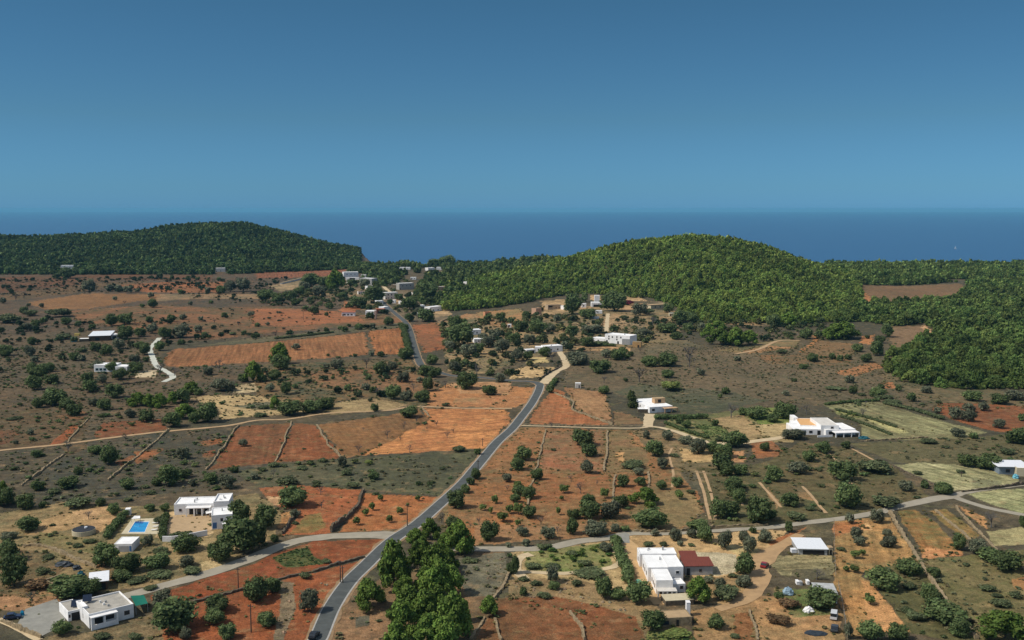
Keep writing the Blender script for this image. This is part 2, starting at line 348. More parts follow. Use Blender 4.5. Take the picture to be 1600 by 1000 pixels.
 ([(1080,662),(1140,668),(1146,682),(1110,684)], (84,104,56), (110,116,70), None, 0),
 ([(1110,655),(1160,648),(1200,682),(1180,692),(1150,684)], (166,140,100), (140,122,86), None, 0),
 ([(1155,640),(1230,635),(1240,660),(1190,665)], (96,116,56), (140,140,84), None, 0),
 ([(1180,664),(1236,660),(1240,690),(1200,690)], (170,150,108), (150,132,94), None, 0),
 ([(985,672),(1040,672),(1120,700),(1150,745),(1090,745),(1030,720)], (128,108,78), (106,96,70), None, 0),
 ([(1060,700),(1124,704),(1120,722),(1070,722)], (192,164,114), (176,146,102), None, 0),
 ([(1140,706),(1165,704),(1164,722),(1142,722)], (186,140,98), (160,120,86), None, 0),
 ([(1176,690),(1200,686),(1236,712),(1180,716)], (160,98,66), (140,94,68), None, 0),
 ([(1282,632),(1362,626),(1480,660),(1545,676),(1470,690),(1345,684),(1345,662)], (132,130,92), (116,112,80), ((1300,632),(1440,680)), .5),
 ([(1350,654),(1364,652),(1420,676),(1404,678)], (172,166,114), (158,152,104), None, 0),
 ([(1300,642),(1330,640),(1350,652),(1330,654)], (140,140,90), (108,110,70), ((1300,641),(1340,655)), .7),
 ([(1326,692),(1400,690),(1580,679),(1700,690),(1700,730),(1560,728),(1440,725),(1395,722)], (90,86,62), (98,90,66), None, 0),
 ([(1394,726),(1440,722),(1540,732),(1596,750),(1592,758),(1530,766),(1488,766),(1440,747)], (160,154,114), (128,126,90), ((1420,726),(1540,760)), .5),
 ([(1520,746),(1566,752),(1562,760),(1520,760)], (110,106,82), (140,136,100), None, 0),
 ([(1508,770),(1600,762),(1700,758),(1700,830),(1596,802),(1540,785)], (150,148,106), (122,124,86), ((1520,772),(1600,790)), .5),
 # dark terraces
 ([(1088,728),(1150,735),(1200,720),(1250,690),(1330,700),(1395,728),(1450,775),(1430,790),(1330,808),(1250,815),(1180,826),(1112,820),(1095,760)], (86,84,58), (98,86,62), None, 0),
 ([(1060,735),(1092,738),(1100,770),(1080,765)], (80,78,64), (96,86,68), None, 0),
 ([(1240,758),(1262,770),(1270,782),(1250,778)], (150,118,80), (110,96,70), None, 0),
 ([(1200,760),(1218,785),(1216,795),(1200,776)], (154,126,90), (110,96,70), None, 0),
 # yard of the long white house
 ([(984,834),(1130,832),(1200,828),(1230,830),(1215,862),(1185,890),(1150,905),(1080,905),(985,880),(970,850)], (190,160,114), (172,142,100), None, 0),
 ([(1075,862),(1150,866),(1152,892),(1120,900),(1075,895)], (184,170,138), (172,158,126), None, 0),
 ([(1200,848),(1245,830),(1265,822),(1262,840),(1210,862)], (166,104,70), (150,104,72), None, 0),
 ([(1120,850),(1180,852),(1196,868),(1150,866)], (188,170,120), (170,148,104), None, 0),
 ([(800,862),(850,854),(955,846),(972,850),(1000,900),(1020,940),(1000,955),(900,945),(830,925),(800,900)], (176,152,108), (146,126,90), None, 0),
 ([(818,862),(850,856),(955,850),(957,886),(925,893),(822,893)], (112,118,68), (140,130,88), None, 0),
 ([(900,893),(945,890),(948,902),(905,905)], (104,98,80), (150,132,96), None, 0),
 ([(790,905),(900,905),(1000,930),(1070,985),(1000,1010),(900,960),(800,935)], (146,122,86), (124,108,78), None, 0),
 ([(1075,905),(1150,898),(1182,905),(1178,925),(1140,945),(1090,942)], (160,132,92), (140,118,84), None, 0),
 ([(735,1010),(775,936),(850,930),(935,945),(990,962),(1015,1010)], (136,84,58), (118,82,58), None, 0),
 ([(800,936),(852,932),(888,958),(850,950)], (120,86,62), (136,84,58), None, 0),
 ([(1010,985),(1080,985),(1090,1010),(1010,1010)], (88,112,56), (110,116,66), None, 0),
 ([(1080,955),(1140,945),(1180,930),(1310,930),(1320,1010),(1085,1010)], (162,128,88), (140,116,80), None, 0),
 ([(1150,960),(1172,955),(1176,1010),(1146,1010)], (130,84,56), (150,104,72), None, 0),
 ([(1180,940),(1240,940),(1300,990),(1310,1010),(1180,1010)], (178,138,94), (158,128,88), None, 0),
 ([(1210,920),(1270,920),(1306,960),(1240,965)], (104,112,66), (130,116,78), None, 0),
 ([(1205,868),(1300,866),(1304,900),(1290,905),(1220,900),(1200,880)], (168,154,112), (134,126,92), ((1210,885),(1300,880)), .5),
 ([(1240,890),(1300,888),(1302,906),(1260,906),(1236,900)], (84,78,62), (110,100,76), None, 0),
 ([(1245,838),(1265,820),(1300,816),(1302,848),(1290,842)], (104,94,72), (84,78,62), None, 0),
 # terraces at the hill foot and in the village
 ([(690,505),(800,488),(900,485),(1064,497),(1060,530),(1000,540),(900,548),(820,560),(760,585),(700,580)], (152,128,92), (104,98,72), None, 0),
 ([(700,560),(740,548),(790,552),(780,572),(720,580)], (168,140,100), (120,108,78), None, 0),
 ([(800,520),(850,512),(900,516),(890,532),(820,534)], (176,146,104), (126,112,80), None, 0),
 ([(985,505),(1050,505),(1055,516),(990,518)], (160,134,96), (118,106,78), None, 0),
 ([(420,446),(470,438),(480,446),(440,456)], (168,142,106), (118,106,80), None, 0),
 ([(560,470),(600,470),(606,482),(566,484)], (166,138,102), (112,100,76), None, 0),
 ([(845,470),(880,468),(905,476),(880,492),(850,492)], (196,164,120), (140,118,86), None, 0),
 ([(900,478),(1060,486),(1064,498),(985,498),(900,496)], (172,140,100), (116,106,78), None, 0),
 ([(920,461),(1000,461),(1010,470),(925,470)], (206,170,126), (160,134,96), None, 0),
 ([(970,474),(1012,474),(1016,482),(975,484)], (196,158,116), (150,122,88), None, 0),
 ([(820,558),(852,557),(858,566),(822,568)], (206,184,130), (176,156,108), None, 0),
 ([(822,572),(868,574),(850,588),(800,592),(795,582)], (200,170,122), (160,134,96), None, 0),
 ([(905,540),(985,543),(985,549),(900,548)], (192,152,106), (140,115,85), None, 0),
 ([(1092,497),(1200,503),(1205,508),(1090,506)], (164,134,96), (120,106,78), None, 0),
 ([(600,455),(650,470),(640,480),(600,470)], (184,152,116), (120,106,82), None, 0),
 ([(690,470),(712,462),(716,474),(696,482)], (198,162,122), (150,126,92), None, 0),
 ([(660,485),(700,478),(705,492),(665,498)], (182,152,112), (130,112,84), None, 0),
 ([(480,455),(600,452),(600,462),(480,465)], (152,126,92), (100,95,70), None, 0),
 ([(745,488),(810,482),(840,500),(800,515),(750,505)], (172,122,86), (136,116,84), None, 0),
 ([(930,495),(960,492),(985,502),(975,516),(945,512)], (188,154,114), (130,112,82), None, 0),
 # allotments at the lower right
 ([(1303,812),(1392,808),(1432,875),(1410,888),(1350,892),(1345,900),(1365,915),(1422,988),(1330,995),(1306,915)], (172,130,82), (150,122,80), ((1330,815),(1345,890)), .3),
 ([(1303,815),(1345,812),(1345,830),(1304,838)], (184,116,76), (168,110,74), None, 0),
 ([(1345,905),(1365,916),(1420,986),(1360,990),(1350,940)], (194,146,96), (180,134,88), None, 0),
 ([(1350,812),(1362,826),(1345,828)], (214,180,124), (184,130,88), None, 0),
 ([(1402,799),(1430,797),(1462,815),(1490,845),(1506,868),(1446,873)], (152,106,64), (118,104,64), ((1410,800),(1450,872)), .3),
 ([(1440,870),(1446,855),(1500,862),(1506,868),(1446,873)], (186,138,92), (172,120,80), None, 0),
 ([(1452,799),(1478,796),(1530,836),(1524,846),(1500,838)], (156,116,72), (124,108,66), ((1460,800),(1520,840)), .35),
 ([(1494,790),(1535,806),(1540,826),(1510,806)], (176,132,86), (160,120,80), ((1500,792),(1540,824)), .3),
 ([(1352,893),(1440,873),(1480,930),(1530,1010),(1424,990)], (86,84,56), (98,92,62), None, 0),
 ([(1446,874),(1506,869),(1600,858),(1700,860),(1700,1010),(1530,1010),(1482,940)], (120,108,74), (100,96,62), None, 0),
 ([(1540,830),(1600,824),(1700,822),(1700,850),(1555,852)], (164,154,110), (140,132,94), None, 0),
 ([(1580,905),(1600,900),(1700,905),(1700,925),(1590,920)], (170,118,80), (150,110,76), None, 0),
 # yards at the lower left
 ([(-300,880),(0,802),(100,785),(165,792),(280,790),(400,770),(440,800),(430,840),(350,885),(240,915),(150,925),(-300,1010)], (142,122,86), (112,104,74), None, 0),
 ([(110,800),(180,788),(190,800),(160,830),(150,834),(110,815)], (184,150,108), (166,134,94), None, 0),
 ([(30,820),(110,800),(150,815),(100,830),(40,836)], (172,142,100), (150,124,86), None, 0),
 ([(60,830),(160,845),(160,865),(60,850)], (104,104,66), (126,112,76), None, 0),
 ([(240,840),(260,800),(330,800),(332,830),(325,838),(270,845)], (188,164,122), (178,152,112), None, 0),
 ([(255,850),(330,840),(370,842),(375,850),(350,875),(280,880),(255,870)], (160,140,100), (140,120,84), None, 0),
 ([(310,880),(350,872),(352,886),(318,898)], (196,174,130), (176,154,112), None, 0),
 ([(-300,870),(0,856),(60,860),(110,880),(90,900),(40,950),(-300,970)], (124,102,72), (92,86,62), None, 0),
 ([(50,905),(86,905),(86,928),(50,930)], (176,136,94), (150,118,84), None, 0),
 ([(-300,930),(0,925),(40,935),(90,930),(90,945),(30,955),(0,952),(-300,960)], (164,126,90), (140,108,78), None, 0),
 ([(150,880),(180,885),(210,905),(180,912),(150,900)], (150,112,76), (120,104,74), None, 0),
 ([(60,1010),(70,995),(150,985),(240,960),(260,1010)], (128,110,80), (96,90,66), None, 0),
]
ROADS = {  # name: (centre line in the photo, half width in metres)
}
rows = 1.0 / np.linspace(1 / 205.0, 1 / 2780.0, 620)
cols = np.linspace(-0.84, 0.84, 1400)
TY, TS = np.meshgrid(rows, cols, indexing='ij'); TX = TS * TY
tx, ty = TX.ravel(), TY.ravel(); tz = height(tx, ty)
wob = np.clip(ty / 350, 0.9, 6) * 1.5
qx = tx + (fbm(tx / 7, ty / 7, 31, 3) - 0.5) * 2.4 * wob * 0.7; qy = ty + (fbm(tx / 7, ty / 7, 47, 3) - 0.5) * 2.4 * wob
base_n = fbm(tx / 55, ty / 55, 3, 4)[:, None]; nA = fbm(tx / 18, ty / 26, 8, 4)[:, None]
ca = C(98, 86, 66) * sst((base_n - 0.35) / 0.3) + C(80, 76, 60) * (1 - sst((base_n - 0.35) / 0.3)); cb = ca * 0.86
fu = np.zeros((len(tx), 3))
# forest floor on the hills
bb = bearing(tx, ty); hillm = sst((tz - 4) / 6)[:, None]
ca = ca * (1 - hillm) + C(96, 88, 60) * hillm; cb = cb * (1 - hillm) + C(70, 72, 48) * hillm
for pts, A, B, dirn, depth in FIELDS:
    w = wpoly(pts); lo, hi = w.min(0), w.max(0)
    s = np.where((qx > lo[0]) & (qx < hi[0]) & (qy > lo[1]) & (qy < hi[1]))[0]
    if not len(s): continue
    s = s[inpoly(qx[s], qy[s], w)]
    m = sst((nA[s] - 0.32) / 0.36); a, b = C(*A), C(*B)
    if max(A) - min(A) < 34: a, b = a * [1.0, 1.02, .96], b * [.99, 1.03, .96]
    if A[0] > 1.4 * A[2]: a, b = (a * [.91, .99, .86], b * [.92, .99, .88]) if A[0] - A[1] > 1.15 * (A[1] - A[2]) else (a * [1.0, .97, .95], b * [1.0, .98, .95])
    a, b = np.maximum(a * 1.04 + 0.3 * (a - b), .012), np.maximum(b * 1.04 - 0.3 * (a - b), .012)
    ca[s] = a * (1 - 0.45 * m) + b * 0.45 * m; cb[s] = b * (0.6 + 0.4 * m) + a * (0.4 - 0.4 * m)
    fu[s] = 0
    if dirn:
        (x0, x1), (y0, y1) = at(*np.array(dirn).T); d = np.array([x1 - x0, y1 - y0]); d /= np.linalg.norm(d)
        fu[s, 0] = tx[s] * d[0] + ty[s] * d[1]; fu[s, 1] = -tx[s] * d[1] + ty[s] * d[0]; fu[s, 2] = depth
rock = ((bb > 545) & (bb < 600) & (ty > 2000) & (tz < 60))[:, None]
ca = np.where(rock, C(120, 100, 78), ca); cb = np.where(rock, C(64, 62, 58), cb)
big = (0.82 + 0.36 * fbm(tx / 34, ty / 34, 71, 4))[:, None] * (0.9 + 0.2 * fbm(tx / 6, ty / 6, 77, 3))[:, None]
ca = ca * big; cb = cb * big
# dried ring of a threshing circle in the bright field
cx0, cy0 = at1(735, 653); rr = np.hypot((tx - cx0) / 1.0, (ty - cy0) / 1.25); ring = (np.exp(-((rr - 25) / 1.6) ** 2) * (0.5 + 0.5 * (ty < cy0 + 4)))[:, None]
ca = ca * (1 - 0.38 * ring); cb = cb * (1 - 0.38 * ring)

def terrain_mat():
    m = bpy.data.materials.new('soil'); m.use_nodes = True; n, l = m.node_tree.nodes, m.node_tree.links; b = n['Principled BSDF']
    b.inputs['Roughness'].default_value = 0.95; b.inputs['Specular IOR Level'].default_value = 0.1
    A = n.new('ShaderNodeAttribute'); A.attribute_name = 'ca'; B = n.new('ShaderNodeAttribute'); B.attribute_name = 'cb'; F = n.new('ShaderNodeAttribute'); F.attribute_name = 'fu'
    tc = n.new('ShaderNodeTexCoord')
    def noise(scale, det, rough=0.62, vec=None):
        t = n.new('ShaderNodeTexNoise'); t.inputs['Scale'].default_value = scale; t.inputs['Detail'].default_value = det; t.inputs['Roughness'].default_value = rough
        l.new(vec or tc.outputs['Object'], t.inputs['Vector']); return t.outputs['Fac']
    def math_(op, a, c, d=None):
        k = n.new('ShaderNodeMath'); k.operation = op
        for i, v in enumerate((a, c, d)):
            if v is None: continue
            if isinstance(v, (int, float)): k.inputs[i].default_value = v
            else: l.new(v, k.inputs[i])
        return k.outputs[0]
    n1, n2, n3 = noise(0.11, 6), noise(0.7, 5, 0.7), noise(2.6, 3, 0.7)
    mixv = math_('ADD', math_('MULTIPLY', n1, 0.55), math_('MULTIPLY', n2, 0.45))
    r = n.new('ShaderNodeMapRange'); r.interpolation_type = 'SMOOTHSTEP'; r.inputs[1].default_value = 0.40; r.inputs[2].default_value = 0.60; l.new(mixv, r.inputs[0])
    mx = n.new('ShaderNodeMix'); mx.data_type = 'RGBA'; l.new(r.outputs[0], mx.inputs[0]); l.new(A.outputs['Color'], mx.inputs[6]); l.new(B.outputs['Color'], mx.inputs[7])
    sp = n.new('ShaderNodeSeparateXYZ'); l.new(F.outputs['Vector'], sp.inputs[0])
    cmb = n.new('ShaderNodeCombineXYZ'); l.new(math_('MULTIPLY', sp.outputs[0], 0.02), cmb.inputs[0]); l.new(math_('MULTIPLY', sp.outputs[1], 0.45), cmb.inputs[1])
    nf = noise(1.0, 4, 0.6, cmb.outputs[0])
    rf = n.new('ShaderNodeMapRange'); rf.inputs[1].default_value = 0.34; rf.inputs[2].default_value = 0.66; rf.inputs[3].default_value = -1; rf.inputs[4].default_value = 1; l.new(nf, rf.inputs[0])
    fur = math_('MULTIPLY_ADD', math_('MULTIPLY', rf.outputs[0], sp.outputs[2]), 0.75, 1.0)
    spk = n.new('ShaderNodeMapRange'); spk.inputs[1].default_value = 0.3; spk.inputs[2].default_value = 0.7; spk.inputs[3].default_value = 0.5; spk.inputs[4].default_value = 1.5; l.new(n3, spk.inputs[0])
    n4 = noise(0.28, 6, 0.68); rm = n.new('ShaderNodeMapRange'); rm.inputs[1].default_value = 0.32; rm.inputs[2].default_value = 0.68; rm.inputs[3].default_value = 0.62; rm.inputs[4].default_value = 1.36; l.new(n4, rm.inputs[0])
    tot = math_('MULTIPLY', math_('MULTIPLY', fur, spk.outputs[0]), rm.outputs[0])
    n5 = noise(0.16, 7, 0.7); rg = n.new('ShaderNodeMapRange'); rg.interpolation_type = 'SMOOTHSTEP'; rg.inputs[1].default_value = 0.54; rg.inputs[2].default_value = 0.66; rg.inputs[4].default_value = 0.55; l.new(n5, rg.inputs[0])
    mg = n.new('ShaderNodeMix'); mg.data_type = 'RGBA'; l.new(rg.outputs[0], mg.inputs[0]); l.new(mx.outputs[2], mg.inputs[6]); mg.inputs[7].default_value = (*C(104, 100, 66), 1)
    n6 = noise(0.13, 7, 0.72, None); rt = n.new('ShaderNodeMapRange'); rt.interpolation_type = 'SMOOTHSTEP'; rt.inputs[1].default_value = 0.46; rt.inputs[2].default_value = 0.34; rt.inputs[4].default_value = 0.42; l.new(n6, rt.inputs[0])
    mt = n.new('ShaderNodeMix'); mt.data_type = 'RGBA'; l.new(rt.outputs[0], mt.inputs[0]); l.new(mg.outputs[2], mt.inputs[6]); mt.inputs[7].default_value = (*C(156, 126, 90), 1); mx = mt
    sc = n.new('ShaderNodeVectorMath'); sc.operation = 'SCALE'; l.new(mx.outputs[2], sc.inputs[0]); l.new(tot, sc.inputs['Scale'])
    l.new(sc.outputs[0], b.inputs['Base Color'])
    bp = n.new('ShaderNodeBump'); bp.inputs['Strength'].default_value = 0.7; bp.inputs['Distance'].default_value = 0.35
    l.new(math_('ADD', math_('MULTIPLY', n2, 0.7), math_('MULTIPLY', n3, 0.3)), bp.inputs['Height']); l.new(bp.outputs[0], b.inputs['Normal'])
    return m
nr, nc = len(rows), len(cols); ii = np.arange(nr * nc).reshape(nr, nc)
TF = np.stack([ii[:-1, :-1].ravel(), ii[:-1, 1:].ravel(), ii[1:, 1:].ravel(), ii[1:, :-1].ravel()], 1)
one = np.ones((len(tx), 1))
me = np_mesh('terrain', np.stack([tx, ty, tz], 1), TF, [terrain_mat()], (('ca', 'FLOAT_COLOR', np.hstack([ca, one])), ('cb', 'FLOAT_COLOR', np.hstack([cb, one])), ('fu', 'FLOAT_VECTOR', fu)), smooth=True)
tag(link(bpy.data.objects.new('terrain', me)), kind='structure')

# ------------------------------------------------------------------ the sea
def sea_mat():
    m = bpy.data.materials.new('sea water'); m.use_nodes = True; n, l = m.node_tree.nodes, m.node_tree.links; b = n['Principled BSDF']
    b.inputs['Base Color'].default_value = (0.018, 0.085, 0.195, 1); b.inputs['Roughness'].default_value = 0.35; b.inputs['Specular IOR Level'].default_value = 0.25
    tc = n.new('ShaderNodeTexCoord'); t = n.new('ShaderNodeTexNoise'); t.inputs['Scale'].default_value = 0.006; t.inputs['Detail'].default_value = 8
    mp = n.new('ShaderNodeMapping'); mp.inputs['Scale'].default_value = (1, 3, 1); l.new(tc.outputs['Object'], mp.inputs[0]); l.new(mp.outputs[0], t.inputs['Vector'])
    bp = n.new('ShaderNodeBump'); bp.inputs['Strength'].default_value = 0.5; bp.inputs['Distance'].default_value = 12.0; l.new(t.outputs['Fac'], bp.inputs['Height']); l.new(bp.outputs[0], b.inputs['Normal'])
    return m
SEA_Z = -85.0
sm = MB(); R = 60000.0
sm.poly([(-R, 1500, SEA_Z), (R, 1500, SEA_Z), (R, R, SEA_Z), (-R, R, SEA_Z)], [(0, 1, 2, 3)])
tag(sm.build('sea', sea_mat()), kind='structure')

# ------------------------------------------------------------------ roads, tracks and paved ground
def smooth_line(pts, step):
    p = np.array(pts, float)
    if len(p) > 2:
        q = [p[0]]
        P = np.vstack([2 * p[0] - p[1], p, 2 * p[-1] - p[-2]])
        for i in range(1, len(P) - 2):
            p0, p1, p2, p3 = P[i - 1], P[i], P[i + 1], P[i + 2]; n = max(2, int(np.linalg.norm(p2 - p1) / step))
            for k in range(1, n + 1):
                t = k / n; q.append(0.5 * ((2 * p1) + (-p0 + p2) * t + (2 * p0 - 5 * p1 + 4 * p2 - p3) * t * t + (-p0 + 3 * p1 - 3 * p2 + p3) * t ** 3))
        p = np.array(q)
    else:
        n = max(2, int(np.linalg.norm(p[1] - p[0]) / step)); p = p[0] + (p[1] - p[0]) * np.linspace(0, 1, n + 1)[:, None]
    return p
def frame_line(pts, step=3.0):
    w = wpoly(pts); p = smooth_line(w, step); t = np.gradient(p, axis=0); t /= np.linalg.norm(t, axis=1)[:, None] + 1e-9
    return p, np.stack([-t[:, 1], t[:, 0]], 1)
LINES = []
def strip(name, pts, half, m, lift=0.05, ragged=0.0, off=0.0, step=3.0, nx=4):
    p, nrm = frame_line(pts, step); LINES.append((p, float(np.max(half)) + abs(off))); hw = np.broadcast_to(np.interp(np.linspace(0, 1, len(p)), np.linspace(0, 1, len(np.atleast_1d(half))), np.atleast_1d(half)), (len(p),)).copy()
    us = np.linspace(-1, 1, nx + 1); V = []
    e0 = 1 + ragged * (fbm(p[:, 0] / 3, p[:, 1] / 3, 5, 3) - 0.5) * 2; e1 = 1 + ragged * (fbm(p[:, 0] / 3, p[:, 1] / 3, 55, 3) - 0.5) * 2
    for u in us:
        c = p + nrm * (off + u * hw * (e0 if u < 0 else e1))[:, None]
        V.append(np.stack([c[:, 0], c[:, 1], height(c[:, 0], c[:, 1]) + lift + c[:, 1] * 0.00012], 1))
    V = np.stack(V, 1).reshape(-1, 3); n, k = len(p), nx + 1; I = np.arange(n * k).reshape(n, k)
    F = np.stack([I[:-1, :-1].ravel(), I[1:, :-1].ravel(), I[1:, 1:].ravel(), I[:-1, 1:].ravel()], 1)
    o = link(bpy.data.objects.new(name, np_mesh(name, V, F, [m]))); return tag(o, kind='structure')
def patch(name, pts, m, lift=0.05, thick=0.0, z=None):
    w = wpoly(pts); zz = [gz(*q) + lift + q[1] * 0.00012 if z is None else z for q in w]; b = MB(); n = len(w)
    if not thick: b.poly([(x, y, k) for (x, y), k in zip(w, zz)], [tuple(range(n))])
    else:
        zt = max(zz) + thick
        b.poly([(x, y, k - 0.6) for (x, y), k in zip(w, zz)] + [(x, y, zt) for x, y in w], [tuple(range(n, 2 * n))] + [(i, (i + 1) % n, n + (i + 1) % n, n + i) for i in range(n)])
    return tag(b.build(name, m), kind='structure')
ASPH = mat('asphalt', C(88, 92, 90), 0.95, 0.3, 0.35); CONC = mat('pale concrete lane', C(166, 157, 138), 0.95, 0.2, 0.3)
DIRT = mat('pale dirt', C(190, 158, 118), 0.95, 0.25, 0.35); SANDY = mat('pale gravel', C(208, 186, 148), 0.95, 0.2, 0.3)
LINE = mat('road paint', C(176, 172, 164), 0.9, 0.2, 1.0); VERGE = mat('dry verge', C(160, 132, 98), 0.95, 0.35, 0.5); WGRAV = mat('white gravel', C(206, 206, 190), 0.95, 0.2, 0.3)
MAIN = [(478, 1022), (497, 998), (518, 950), (545, 910), (570, 885), (612, 845), (650, 820), (685, 790), (722, 756), (750, 723), (776, 692), (800, 670), (816, 650), (831, 630), (841, 612), (844, 602), (838, 598), (824, 596), (800, 595), (750, 590), (705, 587), (676, 578), (660, 572), (653, 560), (646, 537), (640, 515), (633, 503), (620, 492), (606, 480), (596, 470), (588, 455)]
strip('verge', MAIN, 3.3, VERGE, 0.03, 0.3)
strip('road', MAIN, 2.4, ASPH, 0.06, 0.05)
for s in (-1, 1): strip('road_marking', MAIN[:16], 0.17 if s > 0 else 0.24, LINE, 0.075, 0.3, s * 2.3, nx=1)
strip('lane', [(614, 838), (598, 836), (575, 836.5), (537, 837), (500, 840), (462, 846), (425, 859), (400, 870), (350, 888), (312, 900), (250, 917), (205, 929), (150, 945)], [3.8, 2.8, 2.6, 2.7, 2.4, 2.0], CONC, 0.055, 0.2)
strip('lane', [(650, 850), (680, 856), (742, 858), (800, 858), (850, 857), (885, 850), (910, 845), (948, 841), (978, 834), (1000, 831)], 2.2, CONC, 0.05, 0.2)
strip('lane', [(984, 834), (1050, 834), (1125, 829), (1200, 824.5), (1267, 816), (1325, 809), (1375, 800), (1412, 790), (1462, 779), (1492, 775)], [1.3, 1.5, 1.8, 2.1, 2.8], CONC, 0.05, 0.25)
strip('track', [(1488, 775.5), (1512, 769), (1550, 763), (1590, 758), (1640, 752)], 1.8, CONC, 0.05, 0.3)
strip('track', [(1488, 775.5), (1510, 784), (1540, 793), (1590, 803), (1650, 815)], 1.7, CONC, 0.05, 0.3)
strip('track', [(848, 600), (856, 592), (870, 580), (884, 573), (882, 562), (874, 550), (870, 546)], [3.0, 2.4, 2.2], SANDY, 0.05, 0.3)
strip('track', [(950, 490), (949, 500), (947, 518)], 1.9, SANDY, 0.05, 0.5)
strip('path', [(-60, 714), (0, 704), (100, 694), (175, 684), (250, 675), (350, 666), (400, 657), (450, 655), (512, 646), (600, 642), (650, 635.5), (720, 638), (800, 638.5)], 1.3, DIRT, 0.05, 0.4)
strip('path', [(249, 528), (241, 538), (234, 545), (239, 560), (246, 573), (259, 580), (270, 589), (255, 597)], 2.0, WGRAV, 0.05, 0.4)
strip('driveway', [(815, 665), (880, 667), (950, 669), (1000, 669), (1013, 667), (1030, 668), (1055, 674), (1080, 683), (1110, 692), (1150, 693), (1200, 687), (1236, 681)], [0.8, 0.8, 0.9, 1.9, 2.3, 2.3], SANDY, 0.055, 0.3)
strip('driveway', [(1012, 667), (1014, 656), (1016, 647)], 2.6, SANDY, 0.05, 0.3)
strip('driveway', [(966, 838), (978, 848), (992, 868), (1004, 892), (1018, 920), (1030, 945)], [2.0, 3.4, 3.0, 2.4, 1.6], mat('tan gravel', C(200, 164, 116), 0.95, 0.2, 0.3), 0.055, 0.25)
strip('track', [(1250, 835), (1215, 856), (1190, 875), (1183, 892), (1185, 905), (1176, 928), (1158, 940), (1138, 947), (1120, 952)], [1.6, 2.2, 3.4, 3.4, 2.0, 1.6], mat('beige dirt', C(186, 152, 110), 0.95, 0.25, 0.3), 0.05, 0.3)
for off in (0, 11): strip('track', [(1088 + off, 736), (1094 + off, 752), (1100 + off, 772), (1106 + off, 798), (1110 + off * .6, 812)], 0.55, DIRT, 0.05, 0.5)
strip('track', [(1050, 700), (1046, 712), (1052, 740), (1050, 762)], 0.5, DIRT, 0.05, 0.5)
strip('path', [(598, 447), (612, 458), (640, 468)], 2.5, SANDY, 0.1, 0.3)
strip('path', [(806, 436), (830, 430), (850, 424), (880, 420)], 2.5, SANDY, 1.0, 0.3)
strip('path', [(-5, 968), (20, 978), (62, 1000)], 1.0, SANDY, 0.06, 0.3)
strip('path', [(1150, 553), (1185, 546), (1215, 533), (1250, 532)], 1.6, DIRT, 0.05, 0.4)
strip('path', [(820, 905), (806, 890), (812, 872), (830, 866)], 1.5, SANDY, 0.06, 0.3)
strip('path', [(812, 893), (880, 896), (940, 890), (968, 880), (960, 856)], 1.2, SANDY, 0.06, 0.3)
for pts in ([(1186, 754), (1204, 774), (1221, 793)], [(1254, 760), (1272, 780), (1290, 802)], [(1327, 750), (1338, 774)], [(1322, 697), (1350, 711), (1378, 727)], [(1130, 738), (1150, 760), (1160, 790)], [(1290, 705), (1310, 722), (1330, 738)]): strip('path', pts, 0.55, DIRT, 0.05, 0.8)
patch('parking', [(22, 985), (40, 952), (88, 936), (98, 950), (103, 975), (66, 994)], PAVE, 0.06)
patch('terrace', [(258, 833), (262, 812), (272, 806), (331, 806), (331, 829), (300, 836), (270, 843)], TERR, 0.05)
patch('apron', [(948, 840), (978, 832), (983, 836), (984, 849), (968, 848)], PAVE, 0.07)
patch('path', [(215, 580), (245, 579), (243, 590), (211, 590)], SANDY, 0.08)
# ------------------------------------------------------------------ vegetation
def cube_sphere(n=2):
    g = np.linspace(-1, 1, n + 1); V, F = [], []
    for ax in range(3):
        for sg in (-1, 1):
            b = len(V)
            for i in range(n + 1):
                for j in range(n + 1):
                    p = [0, 0, 0]; p[ax] = sg; p[(ax + 1) % 3] = g[i] * sg; p[(ax + 2) % 3] = g[j]; V.append(p)
            for i in range(n):
                for j in range(n): F.append((b + i * (n + 1) + j, b + (i + 1) * (n + 1) + j, b + (i + 1) * (n + 1) + j + 1, b + i * (n + 1) + j + 1))
    V = np.array(V, float); return V / np.linalg.norm(V, axis=1)[:, None], np.array(F)
CSV, CSF = cube_sphere(2); CS1 = cube_sphere(1)
TINT = {'d': C(96, 112, 68), 'p': C(106, 130, 58), 'o': C(112, 117, 92), 'y': C(108, 124, 68), 's': C(96, 106, 72), 'c': C(76, 88, 48), 'l': C(136, 150, 82), 'm': C(106, 44, 62), 't': C(128, 104, 74)}
